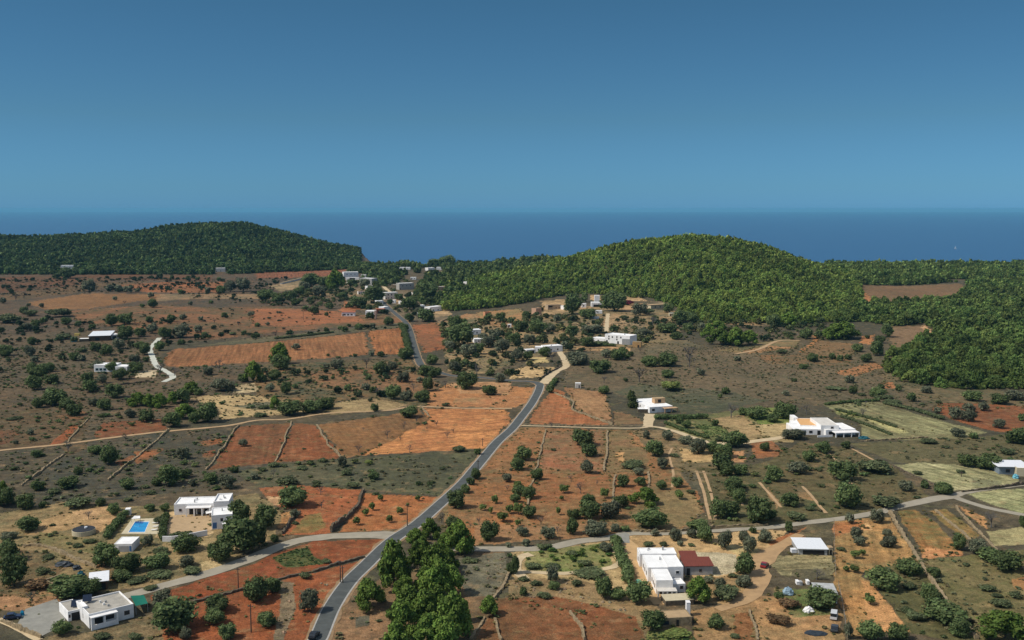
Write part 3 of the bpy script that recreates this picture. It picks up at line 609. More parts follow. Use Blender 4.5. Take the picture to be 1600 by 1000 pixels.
def lumps_of(kind, r):
    L = []
    if kind in 'do':
        n = 11
        for i in range(n):
            a = i * 2.4 + r.random() * 0.8; z = 0.25 + 0.5 * (i / (n - 1)) + r.random() * 0.1; rad = 0.30 * math.sqrt(max(0.05, 1 - ((z - 0.42) / 0.62) ** 2)) * (0.7 + 0.5 * r.random())
            L.append((rad * math.cos(a), rad * math.sin(a), z, 0.19 + 0.09 * r.random()))
        L.append((0, 0, 0.45, 0.33))
    elif kind == 'y':
        for i in range(7):
            a = i * 2.4 + r.random(); z = 0.45 + 0.33 * i / 6; rad = 0.24 * (0.6 + 0.6 * r.random()); L.append((rad * math.cos(a), rad * math.sin(a), z, 0.19 + 0.06 * r.random()))
        L.append((0, 0, 0.6, 0.27))
    elif kind == 'p':
        n = 15
        for i in range(n):
            a = i * 2.4 + r.random() * 1.2; t = i / (n - 1); z = 0.2 + 0.68 * t; rad = (0.40 * (1 - t) ** 0.6 + 0.05) * (0.65 + 0.55 * r.random()); L.append((rad * math.cos(a), rad * math.sin(a), z, 0.13 + 0.09 * r.random() * (1.2 - t)))
        L.append((0, 0, 0.45, 0.2)); L.append((0.05, 0, 0.7, 0.14))
    elif kind in 'slmt':
        for i in range(9):
            a = i * 2.4 + r.random(); rad = 0.34 * math.sqrt(r.random()); L.append((rad * math.cos(a), rad * math.sin(a), 0.3 + 0.35 * r.random() * (1 - rad), 0.18 + 0.1 * r.random()))
    elif kind == 'c':
        for i in range(9):
            t = i / 8; L.append((0.1 * (r.random() - 0.5), 0.1 * (r.random() - 0.5), 0.1 + 0.8 * t, 0.34 * (1 - t) ** 0.7 + 0.06))
    return L
def crown(kind, seed, nleaf, ls, zs=1.0, core=0.8, cs=None):
    CV, CF = cs or (CSV, CSF)
    """leaf clumps set round lobes of unequal size; unit wide, unit high"""
    r = random.Random(seed); g = np.random.default_rng(seed); L = np.array(lumps_of(kind, r)); base = TINT[kind]
    V, F, T, off = [], [], [], 0
    zsq = {'d': 1.0, 'o': 1.0, 'y': 1.0, 'p': 0.85, 'c': 0.45}.get(kind, 0.9)
    for x, y, z, q in L:
        jit = 1 + 0.22 * g.standard_normal((len(CV), 1)) * 0.6; v = CV * q * core * jit * [1, 1, zsq] + [x, y, z]
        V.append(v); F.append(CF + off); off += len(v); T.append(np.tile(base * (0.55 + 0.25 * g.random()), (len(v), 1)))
    w = L[:, 3] ** 2; li = g.choice(len(L), nleaf, p=w / w.sum()); D = g.standard_normal((nleaf, 3)); D[:, 2] += 0.25; D /= np.linalg.norm(D, axis=1)[:, None]
    P = L[li, :3] + D * L[li, 3:4] * [1, 1, zsq] * (0.82 + 0.42 * g.random((nleaf, 1)))
    N = D + 0.55 * g.standard_normal((nleaf, 3)); N /= np.linalg.norm(N, axis=1)[:, None]
    U = np.cross(N, g.standard_normal((nleaf, 3))); U /= np.linalg.norm(U, axis=1)[:, None] + 1e-9; W = np.cross(N, U)
    s = ls * (0.55 + 0.9 * g.random((nleaf, 1))); U = U * s; W = W * s * 0.75
    if kind == 'c': U[:, 2] *= 0.5; W[:, 2] *= 0.5
    keep = P[:, 2] > 0.03; P, U, W, li = P[keep], U[keep], W[keep], li[keep]; n = len(P)
    q = np.stack([P - U - W * 0.6, P + U * 0.7 - W, P + U + W * 0.6, P - U * 0.7 + W], 1).reshape(-1, 3)
    V.append(q); F.append(np.arange(4 * n).reshape(n, 4) + off)
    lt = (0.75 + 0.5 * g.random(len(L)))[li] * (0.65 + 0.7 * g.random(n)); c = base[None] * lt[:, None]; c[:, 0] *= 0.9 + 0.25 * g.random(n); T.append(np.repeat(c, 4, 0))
    V = np.vstack(V); F = np.vstack(F); T = np.vstack(T)
    V[:, 2] = np.maximum(V[:, 2], 0.0); return V, F, T
def foliage_mesh(name, V, F, T): return np_mesh(name, V, F, [FOL], (('tint', 'FLOAT_COLOR', np.hstack([T, np.ones((len(T), 1))])),))
def trunk_mesh(kind, seed):
    r = random.Random(seed); m = MB(); top = {'p': 0.8, 'y': 0.6, 'b': 0.55, 'c': 0.5}.get(kind, 0.5); rr = {'p': 0.022, 'y': 0.03, 'b': 0.032}.get(kind, 0.04)
    p = Vector((0, 0, -0.03)); rad = rr
    for i in range(3):
        q = Vector((p.x + (r.random() - 0.5) * 0.05, p.y + (r.random() - 0.5) * 0.05, (i + 1) * top / 3)); m.tube(p, q, rad, rad * 0.75); rad *= 0.75; p = q
        if i:
            for k in range(2):
                a = r.random() * 6.28; m.tube(p, p + Vector((0.2 * math.cos(a), 0.2 * math.sin(a), 0.14)), rad * 0.6, rad * 0.25, 5)
    me = bpy.data.meshes.new('trunk'); me.from_pydata(m.v, [], m.f); me.materials.append(BARK); return me
def bare_mesh(seed):
    r = random.Random(seed); m = MB()
    def grow(p, d, ln, rad, dep):
        q = p + d * ln; m.tube(p, q, rad, rad * 0.65, 5 if dep < 2 else 3)
        if dep >= 4: return
        for k in range(3 if dep else 5):
            e = (d + Vector((r.gauss(0, .6), r.gauss(0, .6), r.gauss(0.1, .35)))).normalized(); grow(q, e, ln * (0.62 + 0.2 * r.random()), rad * 0.62, dep + 1)
    grow(Vector((0, 0, -0.03)), Vector((0, 0, 1)), 0.26, 0.03, 0)
    v = np.array(m.v); s = np.ptp(v[:, :2]) / 1.0; v[:, :2] /= max(s, 0.1); v[:, 2] /= v[:, 2].max()
    me = bpy.data.meshes.new('branches'); me.from_pydata([tuple(x) for x in v], [], m.f); me.materials.append(TWIG); return me
NT = 7
CR = {}; TRK = {}
for k, nl, ls in (('d', 1500, .042), ('o', 1100, .040), ('y', 520, .05), ('p', 2200, .034), ('s', 700, .05), ('l', 500, .05), ('c', 600, .05), ('m', 500, .05), ('t', 500, .05)):
    CR[k] = []; TRK[k] = []
    for i in range(NT if k in 'dopys' else 2):
        CR[k].append(foliage_mesh('crown', *crown(k, 100 + i * 7 + ord(k), nl, ls))); TRK[k].append(trunk_mesh(k, i + ord(k)))
BARE = [bare_mesh(s) for s in (3, 8, 15)]
LOWCR = {k: [foliage_mesh('low crown', *crown(k, 300 + i + ord(k), 260, .085)) for i in range(3)] for k in 'dopyslc'}

TREES = {  # photo tile origin: base x, base y, width[, kind[, height]] in quarter pixels
 (0, 320): """60,750,140,s 190,705,110,s 150,690,60,d 360,715,150,s 275,745,50,d 415,755,60,d 490,755,35,d 220,770,50,d 170,795,60,o 700,765,90,d 780,755,90,d 575,780,45,d 935,740,45,d 1070,738,60,d
 1145,722,45,o 1255,732,35,o 1405,712,40,d 1440,785,12,s 1490,760,20,b 785,845,90,d 880,830,70,d 950,810,70,o 1030,845,90,d 1130,838,90,o 1240,805,55,o 1280,828,40,d 1385,822,25,d 1455,818,50,s 1525,812,30,d 1590,838,40,d
 400,850,100,s 465,860,40,d 200,880,60,d 600,920,70,d 505,928,70,s 670,948,80,d 740,908,80,o 870,905,60,d 905,945,80,d 1000,918,70,d 1135,878,40,d 40,950,80,d 190,952,70,o 470,978,60,d 222,988,50,o 840,990,60,o 910,985,40,d
 890,645,30,d 955,648,60,d 820,688,20,d 355,468,40,d 430,468,90,d 340,505,20,s 560,548,80,o 690,545,50,o 740,545,50,o 800,555,50,o 860,550,30,o 1130,562,40,d 1385,558,60,d 1300,555,40,o 1440,552,80,o 1520,550,90,o 870,475,20,d 1000,460,40,d 1075,470,30,d 1175,475,30,d 1235,475,25,d 1300,480,20,d 1370,480,30,d
 100,605,50,b 150,590,50,b 20,620,40,o 180,640,30,o 260,645,30,o 945,585,40,o 720,600,30,o 780,625,30,b 1190,630,30,o 1320,620,25,d 1490,755,30,b 1340,745,30,b 1570,700,40,o""",
 (400, 320): """340,520,100,d 300,545,80,o 500,545,120,p 420,520,80,d 60,610,90,d 130,620,80,d 210,600,70,d 270,570,60,d 250,635,60,d 390,580,80,o 365,690,60,d 310,665,40,d 460,655,50,d 540,600,60,d 640,655,100,d 740,628,130,d 715,720,50,d 830,760,70,d 645,785,50,d 730,775,40,o 555,798,40,d 525,782,30,d 440,798,35,d
 440,698,30,d 580,765,25,d 520,722,15,s 125,835,50,b 10,830,30,d 75,758,25,o 10,765,30,d 145,918,70,s 250,912,50,o 485,938,35,b 450,948,20,d 515,962,40,s 620,952,25,d 720,948,35,o 780,955,45,d 840,930,25,b 155,1005,115,p 930,790,50,d 925,830,40,d 935,965,80,d 950,900,50,d 1240,788,100,d
 1295,765,60,d 1450,732,50,d 1530,730,60,d 1270,895,160,d 1210,910,70,o 1125,925,40,b 960,665,110,d 1075,595,110,d 1010,590,60,d 960,735,60,d 1060,740,110,d 1020,690,60,o 1190,395,110,d,65 1120,395,90,d,45 920,385,60,d,30 990,385,80,d,30 890,600,50,d 600,515,60,d 680,520,60,o 1490,850,80,o 1580,850,60,d 1330,960,100,o 1450,900,90,o 1540,930,90,o 1390,940,80,d 1420,860,60,o""",
 (800, 320): """370,800,80,d,40 500,815,140,o,55 475,895,90,d,60 205,955,80,d,50 420,995,100,o,70 665,980,100,d,70 860,998,90,d,50 975,990,100,d,50 1030,848,70,d,40 970,808,100,d,60 880,765,70,b 820,845,100,o,60 1100,800,80,d,50 1110,980,100,b 160,815,110,d,90 60,800,90,d,70 240,800,60,o 90,720,60,d 380,695,120,d,120 280,742,60,o 470,722,110,d,60 640,680,150,d,110 730,635,90,m,40 700,725,70,s 800,700,90,o
 850,690,80,s 455,612,40,d,60 1300,885,120,p,110 1400,895,130,p,110 1480,885,110,p,100 1290,795,100,p,60 1230,835,80,p 1190,800,70,o 1060,745,110,d,70 250,985,70,b 30,985,80,o 100,975,70,d 740,950,40,d 690,945,60,d 560,890,100,s,40 330,905,50,o 20,870,80,d 110,880,70,o 160,740,50,s 980,680,80,d 1020,640,60,p 590,960,60,o 800,930,50,b 1130,745,70,d""",
 (1200, 320): """280,980,60,d 330,962,20,d 355,960,18,d 405,968,35,d 450,978,40,d 500,970,40,d 560,925,70,d,45 615,990,60,d 680,950,90,d,90 470,855,180,p,110 380,850,80,p,80 240,845,80,d,70 745,835,80,d,80 90,935,70,s 620,840,30,d 700,870,60,d 30,770,90,d,70 130,770,120,p,80 250,760,70,p,60 330,745,50,d""",
 (0, 550): """240,180,110,d 215,245,100,d 320,205,80,d 85,145,30,s 345,345,130,d 410,365,80,d 240,355,80,d 465,405,90,d 190,522,40,o 100,578,30,o 560,258,90,d 470,238,40,s 545,200,80,d 640,200,60,o 610,120,70,o 745,180,90,d 850,135,80,d 700,130,70,d 1000,155,80,b 1090,155,60,b 1230,102,30,s 1370,138,100,b 1380,255,130,o,90 1440,250,70,o 1520,195,70,d
 1585,195,120,p,130 860,345,110,p,80 930,350,90,p,80 1000,355,100,p,100 1080,330,80,p,80 1140,325,110,d,90 1200,275,120,p,90 1240,275,60,d 1080,475,100,d,90 1160,425,110,p,90 1220,450,80,d 1300,450,130,d,120 720,295,110,d 650,370,90,d 585,345,60,o 635,408,60,s 735,402,40,s 815,415,60,o 915,445,90,d,65 655,498,35,s 95,430,100,s,20 785,560,50,b 425,630,70,b 230,662,70,d,45 595,643,80,d,55 685,712,115,d,120
 85,742,60,s 490,772,60,d,50 235,872,90,d,60 430,860,130,d,70 340,892,80,s 500,902,40,s 800,865,90,d,55 1145,675,80,o,75 1520,595,60,o 1295,570,40,b 840,610,30,b 1060,845,150,d,125 1150,795,90,d,55 980,842,60,d 910,855,60,s 1200,842,50,o 1320,825,90,d,60 1265,812,40,s 1465,758,60,d,35 1420,860,100,o 1590,800,50,o 935,892,60,s 20,880,50,p,70 25,975,130,d,110 160,990,110,d,80 265,975,50,d 630,965,60,d,45
 480,985,150,s 800,938,60,s 710,1000,60,d,45 295,925,50,s 690,905,30,s 1300,150,60,o 30,205,30,s 300,130,70,d 200,130,60,d 460,60,60,d 510,60,50,o 30,40,60,d""",
 (400, 550): """155,120,115,d,90 265,135,40,d 505,110,70,o 440,110,40,o 690,108,70,b 780,145,80,d 850,115,60,o 930,50,80,d 920,195,80,o 480,172,25,d 680,145,25,d 700,178,30,d 795,188,25,d 45,190,60,d 120,182,80,d 190,270,65,d,75 90,252,60,o 245,232,40,d 115,360,70,p,85 215,408,160,d,85 350,388,120,d,75 435,365,100,d,70 45,358,60,s 30,412,80,s 575,248,50,d,40 735,258,45,d,40 770,288,70,b 685,242,50,o
 510,235,30,d 860,302,90,d,85 940,312,80,o,65 985,250,60,b 1075,250,70,d,90 1120,165,80,d,70 1060,155,90,d 1040,320,90,d,65 1025,195,40,o 1320,240,105,d,100 1455,275,85,d,58 1185,342,50,s 1185,230,60,b 1240,132,80,o 1310,88,50,d 1380,150,80,b 1100,85,70,d 1525,195,70,o 740,375,50,d,45 955,418,115,d,70 925,485,55,b 1005,448,45,b 820,545,55,b 900,558,30,b 1130,468,45,b 1235,508,35,b 1195,542,45,b 640,632,50,b 1070,492,25,b 670,492,25,b
 960,632,50,b 1265,628,80,s 1385,645,50,d,40 700,708,60,l,35 735,803,60,d,50 1165,738,45,s 1015,835,30,d 655,812,30,o 540,722,70,o 570,775,75,s,45 420,692,60,s 290,740,65,s 110,725,80,s 175,722,50,s 40,748,60,s 110,788,60,b 205,835,150,s,55 375,828,60,s 610,858,95,s,50 490,838,40,s 235,980,180,d,135 405,900,70,b 1375,800,65,d,60 1340,832,50,d,45 1310,885,65,d,55 1250,985,125,d,105 1570,818,60,o 1595,745,25,o 110,480,20,b 930,760,20,s 300,610,25,s""",
 (400, 750): """780,135,38,y 725,195,48,y 685,228,48,y 630,285,48,y 1010,135,38,y 900,220,45,y 835,270,48,y 948,170,24,y 410,180,60,b 115,390,60,d,50 60,312,130,d,150 20,435,100,d,180 240,240,60,o,50 245,280,50,s 1160,275,70,b 1225,302,80,d,60 1340,305,40,b 1460,388,115,d,120 1580,425,40,o 1395,285,50,b 1420,195,45,y 1490,152,48,y 1465,212,42,y 1540,268,85,y,70 1585,215,60,y 1570,70,40,b
 1000,420,120,p,120 1090,375,120,p,130 1270,480,180,p,215 1180,430,100,p,100 860,700,240,p,310 700,815,165,p,200 1010,570,150,p,170 1120,610,190,p,210 1200,565,130,p,130 1130,750,210,p,230 1225,730,140,p,190 960,835,160,p,180 900,970,170,p,230 1060,905,170,p,210 1240,1000,190,p,270 1080,1045,210,p,210 1460,855,115,p,135 870,1085,170,p,210 1190,1065,160,p,210 930,740,120,p,150 1060,690,120,p,140 1150,520,110,p,120 1000,900,130,p,160 1140,840,130,p,170 1290,900,120,p,160 1040,470,100,p,110 335,835,125,o,160 105,710,110,d,80 20,755,110,d,130 65,925,130,d,95 310,625,70,s,55 440,525,70,s 1590,590,60,d,70 1340,520,100,s,30""",
 (0, 750): """60,375,95,o,40 180,325,125,d,80 710,222,75,d,65 555,248,60,b 60,515,130,d,110 90,675,165,d,175 240,690,130,t,70 200,770,80,b 660,550,145,d,150 790,590,165,d,115 980,575,155,d,95 1170,545,90,o,70 1200,595,120,s,45 1000,470,100,s,45 1160,455,145,d,100 925,415,65,o,65 1380,525,175,d,125 1520,465,220,d,205 1500,285,140,d,150 1400,370,100,s,35 1000,275,70,s,50 490,425,60,s 430,405,40,s
 440,745,290,d,120 560,730,140,d,90 1020,805,125,o,120 1095,955,265,d,195 1360,835,155,d,105 1345,910,115,d,85 1425,1000,115,d,100 1590,775,150,d,150 1160,1000,70,o,80 390,975,95,d,90 940,200,70,d,45 1030,200,60,d,50 330,290,40,s 560,400,70,s 620,440,60,s 30,380,60,s 640,1000,90,s 840,1000,100,s,40 940,690,70,s,30 1000,620,160,s,45 850,650,120,s,40 760,640,120,d,60 270,590,80,s,40 300,500,90,s,35 30,470,100,d,70 900,395,70,s,35 1440,990,40,s""",
 (800, 750): """35,65,65,y,60 40,105,75,d,60 105,122,85,d,75 20,145,60,d,50 695,48,75,d,70 805,38,65,d,50 935,65,65,d,60 1035,48,65,d,60 325,88,65,y,55 310,130,30,y 430,92,80,b,80 475,170,95,d,70 580,120,65,y,60 680,178,85,d,85 830,165,150,p,100 1045,128,65,y,60 110,242,85,d,70 40,222,70,y 290,222,32,y,50 385,248,75,d,65 485,255,125,d,115 615,248,115,o,105 210,218,28,b 180,285,60,b 375,345,75,d,95 225,372,85,o,80 285,345,60,b 65,352,70,o
 35,292,40,y 520,358,140,o,95 645,328,60,o 705,325,50,d,40 90,418,50,o 870,315,180,d,125 895,352,50,o 1020,385,75,o,85 1050,415,40,o 1160,318,130,d,50 1125,365,60,o 1205,395,105,d,100 1330,435,95,o,120 1450,400,80,o,70 1485,458,95,o,95 1580,395,80,o,75 1505,335,45,d 850,420,70,s,35 945,418,60,s,35 1120,418,50,s 1300,245,110,d,130 1355,240,120,d,100 1420,155,85,d,80 1385,85,90,d,80 1540,280,165,d,140 785,775,145,d,140 1165,778,155,p,160 570,745,110,d,130 660,755,105,d,60
 255,645,75,o,100 265,690,60,d 880,945,125,d,130 1460,605,125,d,130 1450,675,95,o,75 1300,680,60,o,70 1330,750,170,s,85 1380,610,60,s 70,725,52,d,50 20,590,60,d,110 75,635,70,s 405,665,80,s,40 150,665,80,s 200,745,90,s 480,612,180,s,45 1010,990,180,l,40 1280,940,120,d,80 1230,650,60,o,50 1170,640,50,s 1390,990,60,s 590,450,80,o,60 130,560,90,s 250,560,80,s 450,540,90,s 380,480,80,s 200,440,90,s""",
 (1200, 750): """135,168,105,d,80 260,195,65,s 170,255,125,s,60 500,190,185,d,145 735,178,200,s,75 20,250,75,d,60 335,48,55,s 60,85,32,s 330,158,45,s 130,330,45,d,60 510,275,50,o,60 680,275,75,o,85 550,375,85,o,80 575,415,75,o,60 745,362,70,o,50 752,425,85,o,65 545,495,65,y,55 590,475,40,y,35 540,585,65,y,45 490,575,45,y,35 500,528,25,s 455,445,60,s 1195,445,85,d,105 1310,475,125,o,95 1400,515,165,d,70 1480,580,195,d,110
 1395,308,110,b,110 880,605,155,d,95 720,695,185,d,115 1040,610,85,d,55 1005,770,100,d,100 1035,785,110,d,80 880,685,90,s 1110,905,225,d,125 1200,985,120,d,110 870,835,80,s 920,880,120,s 640,1010,135,d,115 810,1005,115,d,95 500,995,60,o,100 640,785,80,y,60 620,745,40,y 335,815,210,d,105 305,635,110,b,80 1480,1015,290,p,170 1590,300,40,d,70 1370,700,90,s 1430,735,60,s 980,55,45,d,40 1095,95,95,d,65 65,745,60,d,40 130,805,130,t,60 60,910,130,t,70 1070,645,40,o,30 930,120,50,s 1240,540,50,s 1450,800,120,s 1550,740,90,s""",
 (800, 550): """410,90,110,o,75 555,140,135,d,75 665,55,95,d,65 720,42,40,d,25 860,100,105,d,60 970,100,125,d,70 1110,105,100,b 735,108,40,s 795,195,90,b 975,168,80,d,48 575,268,70,d,50 575,200,50,b 240,258,48,d,50 980,252,140,l,70 710,188,30,d 755,358,100,c,130 740,300,60,c,70 1300,288,30,d 1335,268,50,d 835,252,20,d 440,592,125,d,90 480,658,110,d,80 470,765,80,o,85 840,548,42,o,60 895,660,115,d,90 940,735,75,o,65 970,555,70,o,55 1085,582,80,o,50 1165,645,105,o,95
 1265,640,100,d,70 1330,665,95,d,75 1395,605,130,d,95 1310,745,120,d,95 1420,775,100,d,70 1385,875,115,d,85 1410,935,90,d,75 1340,785,100,d,80 1580,625,70,d,55 75,685,95,d,85 35,745,95,d,80 155,805,75,d,70 370,815,50,b 790,775,60,o,45 245,478,42,b 530,835,32,b 750,735,130,s,50 1520,425,120,d,70 1450,400,70,d,40 1270,465,50,d 1370,420,110,b,90 1090,480,60,d 1050,452,50,d 1120,890,60,s 1180,640,40,o 260,620,40,s 1010,660,60,s 1300,560,60,s 1180,150,50,o 1410,60,40,o""",
 (1200, 550): """110,428,115,d,95 30,445,75,d,50 60,405,60,d 155,555,135,o,65 345,635,85,d,70 485,608,60,d,38 255,690,95,d,62 185,770,115,o,80 320,748,50,s 470,812,155,d,115 670,765,215,s,95 40,815,95,d,100 860,875,90,o,60 980,845,42,d,45 1100,895,95,d,62 1000,578,110,s,35 1110,605,50,s 530,265,60,d,45 585,278,50,s 680,290,95,d,62 420,244,115,s,20 705,238,40,d 815,248,42,d,40 895,315,52,d,55 990,262,60,o 1060,388,50,o 1170,425,80,o,80
 1250,442,80,o,70 1255,384,70,o 1345,374,70,o 1445,484,80,o,60 1065,325,50,s 965,335,40,s 1270,315,110,d,60 1450,335,110,d,60 1540,310,120,o,70 1185,535,80,o,50 1285,545,50,d 1560,585,150,d,95 1590,435,50,d 1240,725,110,d,70 1380,745,135,d,80 280,65,60,d,40 400,42,40,d 450,58,42,s 500,52,36,d 610,65,55,d,45 225,112,60,d,35 165,188,30,d 110,275,40,o 610,335,30,b 590,412,60,b 510,198,60,o 1500,645,100,s 930,770,60,s 1200,760,60,s 240,400,80,b 560,330,50,s 780,330,100,s,30 720,300,110,s,30""",
}
NAMES = {'d': ('carob_tree', 'tree', 'dark round evergreen tree'), 'p': ('pine_tree', 'pine', 'bright green pine'), 'o': ('olive_tree', 'olive tree', 'grey green olive tree'), 'y': ('orchard_tree', 'fruit tree', 'light green orchard tree'),
         'b': ('bare_tree', 'bare tree', 'leafless grey tree'), 's': ('bush', 'bush', 'low dark green bush'), 'l': ('bush', 'bush', 'pale yellow green bush'), 'm': ('bush', 'bush', 'magenta flowering bush'), 't': ('bush', 'bush', 'dry tan bush'), 'c': ('cypress_tree', 'cypress', 'dark pointed conifer'), 'D': ('round_shrub', 'shrub', 'dark round shrub')}
HR = {'d': .8, 'p': 1.15, 'o': .85, 'y': 1.0, 'b': .95, 's': .48, 'l': .5, 'm': .5, 't': .5, 'c': 1.6}
tree_list = []
for (ox, oy), txt in TREES.items():
    for tk in txt.split():
        p = tk.split(','); x, y, w, k = float(p[0]), float(p[1]), float(p[2]), p[3]; h = float(p[4]) if len(p) > 4 else w * HR[k]
        tree_list.append((ox + x / 4, oy + y / 4, w / 4, h / 4, k))
tree_list.sort(key=lambda t: -t[2])
TREE_OBJ = []
for i, (px, py, w, h, k) in enumerate(tree_list):
    X, Y = at1(px, py - 0.10 * w); s = ppm_at = FPX / (Y * CP + (CZ - gz(X, Y)) * SP); W, H = w / s, h / s; Z = gz(X, Y) - 0.05
    kn = 'D' if k == 'd' and w < 10.5 else k; nm = NAMES[kn][0]; rot = (i * 2.399) % 6.283
    sc = (W * (0.86 + 0.3 * ((i * 0.37) % 1)), W * (0.86 + 0.3 * ((i * 0.73) % 1)), H * (0.9 + 0.2 * ((i * 0.53) % 1)))
    big = w >= 15 and k in 'dopyc'
    if k == 'b': o = link(bpy.data.objects.new(nm, BARE[i % 3])); o.location, o.rotation_euler, o.scale = (X, Y, Z), (0, 0, rot), sc
    elif big:
        o = link(bpy.data.objects.new(nm, None)); o.empty_display_size = 0.5; o.location, o.rotation_euler, o.scale = (X, Y, Z), (0, 0, rot), sc
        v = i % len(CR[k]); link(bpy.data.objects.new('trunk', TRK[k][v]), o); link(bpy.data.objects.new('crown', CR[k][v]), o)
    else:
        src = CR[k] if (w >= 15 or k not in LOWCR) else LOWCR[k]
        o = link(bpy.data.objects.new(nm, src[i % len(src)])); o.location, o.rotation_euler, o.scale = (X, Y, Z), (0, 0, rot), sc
    TREE_OBJ.append((o, px, py - h * 0.5, W, kn))

# woods that read as one mass: each hill's forest is one object
def forest(name, mask_fn, xr, yr, spacing, tint, size=(6.5, 9.5), aspect=0.95, seed=1, lean=0):
    g = np.random.default_rng(seed); nx, ny = int((xr[1] - xr[0]) / spacing), int((yr[1] - yr[0]) / spacing)
    gx, gy = np.meshgrid(np.arange(nx), np.arange(ny)); gx = (gx + 0.5 * (gy % 2)).ravel(); gy = gy.ravel()
    x = xr[0] + (gx + g.random(len(gx)) * 0.9) * spacing; y = yr[0] + (gy + g.random(len(gx)) * 0.9) * spacing
    k = mask_fn(x, y) & clear(x, y) & (g.random(len(x)) < 0.96); x, y = x[k], y[k]; z = height(x, y)
    d = np.hypot(x, y); lod = np.where(d < 850, 0, np.where(d < 1350, 1, 2)); Vs, Fs, Ts, off = [], [], [], 0
    for L, (nl, ls) in enumerate(((600, .052), (120, .095), (50, .14))):
        for v in range(5):
            idx = np.where((lod == L) & (np.arange(len(x)) % 5 == v))[0]
            if not len(idx): continue
            V, F, T = crown('d' if v in (1, 3) else 'p', 500 + v + 10 * L, nl, ls, core=0.92, cs=CS1)
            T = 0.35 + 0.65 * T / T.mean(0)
            n = len(idx); a = g.random(n) * 6.28; w = size[0] + (size[1] - size[0]) * g.random(n) ** 1.3; hh = w * aspect * (0.6 + 0.85 * g.random(n))
            c, s = np.cos(a)[:, None], np.sin(a)[:, None]
            P = np.stack([(V[:, 0] * c - V[:, 1] * s) * w[:, None] + x[idx, None], (V[:, 0] * s + V[:, 1] * c) * w[:, None] + y[idx, None], V[:, 2] * hh[:, None] + z[idx, None] - 0.3], 2)
            big = 0.6 + 0.8 * fbm(x[idx] / 40, y[idx] / 40, seed + 60, 3); tt = (0.5 + 0.85 * g.random(n)) * big; yel = 0.88 + 0.24 * g.random(n)
            tc = np.asarray(tint)[None] * tt[:, None] * np.stack([yel, np.ones(n), np.ones(n)], 1)
            Vs.append(P.reshape(-1, 3)); Fs.append((F[None] + (np.arange(n) * len(V))[:, None, None]).reshape(-1, 4) + off); off += n * len(V)
            Ts.append((tc[:, None, :] * T[None]).reshape(-1, 3))
    V = np.vstack(Vs); F = np.vstack(Fs); T = np.vstack(Ts)
    o = link(bpy.data.objects.new(name, foliage_mesh(name, V, F, T)))
    print('forest', name, len(x), len(F)); return tag(o, kind='stuff')
CLEAR = [(548, 434, 14), (571, 445, 12), (632, 421, 10), (680, 423, 13), (635, 453, 14), (612, 468, 12), (642, 474, 13), (673, 465, 10), (681, 487, 12), (589, 494, 20), (544, 494, 12), (568, 460, 10), (726, 444, 5), (688, 454, 9), (735, 524, 19), (752, 536, 14), (850, 551, 30), (964, 538, 22), (935, 535, 13), (994, 543, 9), (866, 484, 13), (937, 479, 15), (1031, 482, 17), (912, 480, 6), (859, 413, 13), (104, 420, 12), (345, 425, 10), (369, 448, 4), (380, 447, 5), (457, 440, 18)]
def clear(x, y):
    b = bearing(x, y); k = np.ones(len(x), bool)
    for px, py, w in CLEAR:
        h = at1(px, py)[1]; k &= ~((np.abs(b - px) < w + 2) & (y > h - 55 * (h / 1200) ** 2 - 14) & (y < h + 16))
    return k
H1_GAPS = [wpoly([(880, 488), (905, 478), (1000, 476), (1050, 482), (1062, 500), (880, 505)]), wpoly([(845, 490), (850, 466), (890, 470), (890, 500)])]
def m_hill1(x, y):
    b = bearing(x, y); yf = flatY(np.interp(b, H1_FRONT[:, 0], H1_FRONT[:, 1])); k = (y > yf - 4 + 30 * fbm(x / 30, y / 30, 4, 2) - 15) & (b > 690) & (b < 1345) & (y < 1830)
    k &= ~((b < 850) & (y > 1420 + (b - 690) * 0.8))
    for gp in H1_GAPS: k &= ~inpoly(x, y, gp)
    return k
def m_left(x, y):
    b = bearing(x, y); yf = flatY(np.interp(b, HL_FRONT[:, 0], HL_FRONT[:, 1])); return (y > yf + 20 * fbm(x / 40, y / 40, 6, 2) - 10) & (b < 563) & (y < 2430)
VW = [wpoly([(560, 452), (574, 428), (600, 418), (650, 412), (640, 436), (600, 448)]), wpoly([(648, 470), (660, 430), (700, 420), (760, 428), (720, 470), (690, 482), (660, 476)])]
VWG = [wpoly([(622, 440), (640, 424), (668, 422), (664, 445), (640, 450)])]
def m_village(x, y):
    b = bearing(x, y); k = np.zeros(len(x), bool)
    for p in VW: k |= inpoly(x, y, p)
    for p in VWG: k &= ~inpoly(x, y, p)
    k |= (b > 545) & (b < 700) & (y > 1640) & (y < 1840) & ~((b > 620) & (b < 648) & (y < 1740)) & ~((b > 655) & (b < 694) & (y < 1790))
    k |= (b >= 690) & (b < 860) & (y > 1480) & (y < 1880) & ~((np.abs(y - (1500 + (b - 800) * 2.2)) < 22) & (b > 800))
    return k
RW = wpoly([(1326, 478), (1296, 490), (1302, 505), (1340, 502), (1400, 510), (1446, 506), (1466, 522), (1432, 541), (1396, 560), (1372, 586), (1400, 598), (1450, 602), (1520, 614), (1600, 618), (1760, 640), (1760, 440), (1330, 432)])
RWG = wpoly([(1316, 443), (1510, 440), (1516, 452), (1490, 470), (1338, 478)])
def m_right(x, y):
    b = bearing(x, y); k = (inpoly(x, y, RW) | ((b > 1290) & (b < 1760) & (y > 1500) & (y < 1900)))
    return k & ~inpoly(x, y, RWG)
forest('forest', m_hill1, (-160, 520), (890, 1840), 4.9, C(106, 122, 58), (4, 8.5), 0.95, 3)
forest('forest', m_left, (-1250, 20), (1600, 2440), 6.9, C(94, 112, 64), (5.5, 10.5), 0.85, 5)
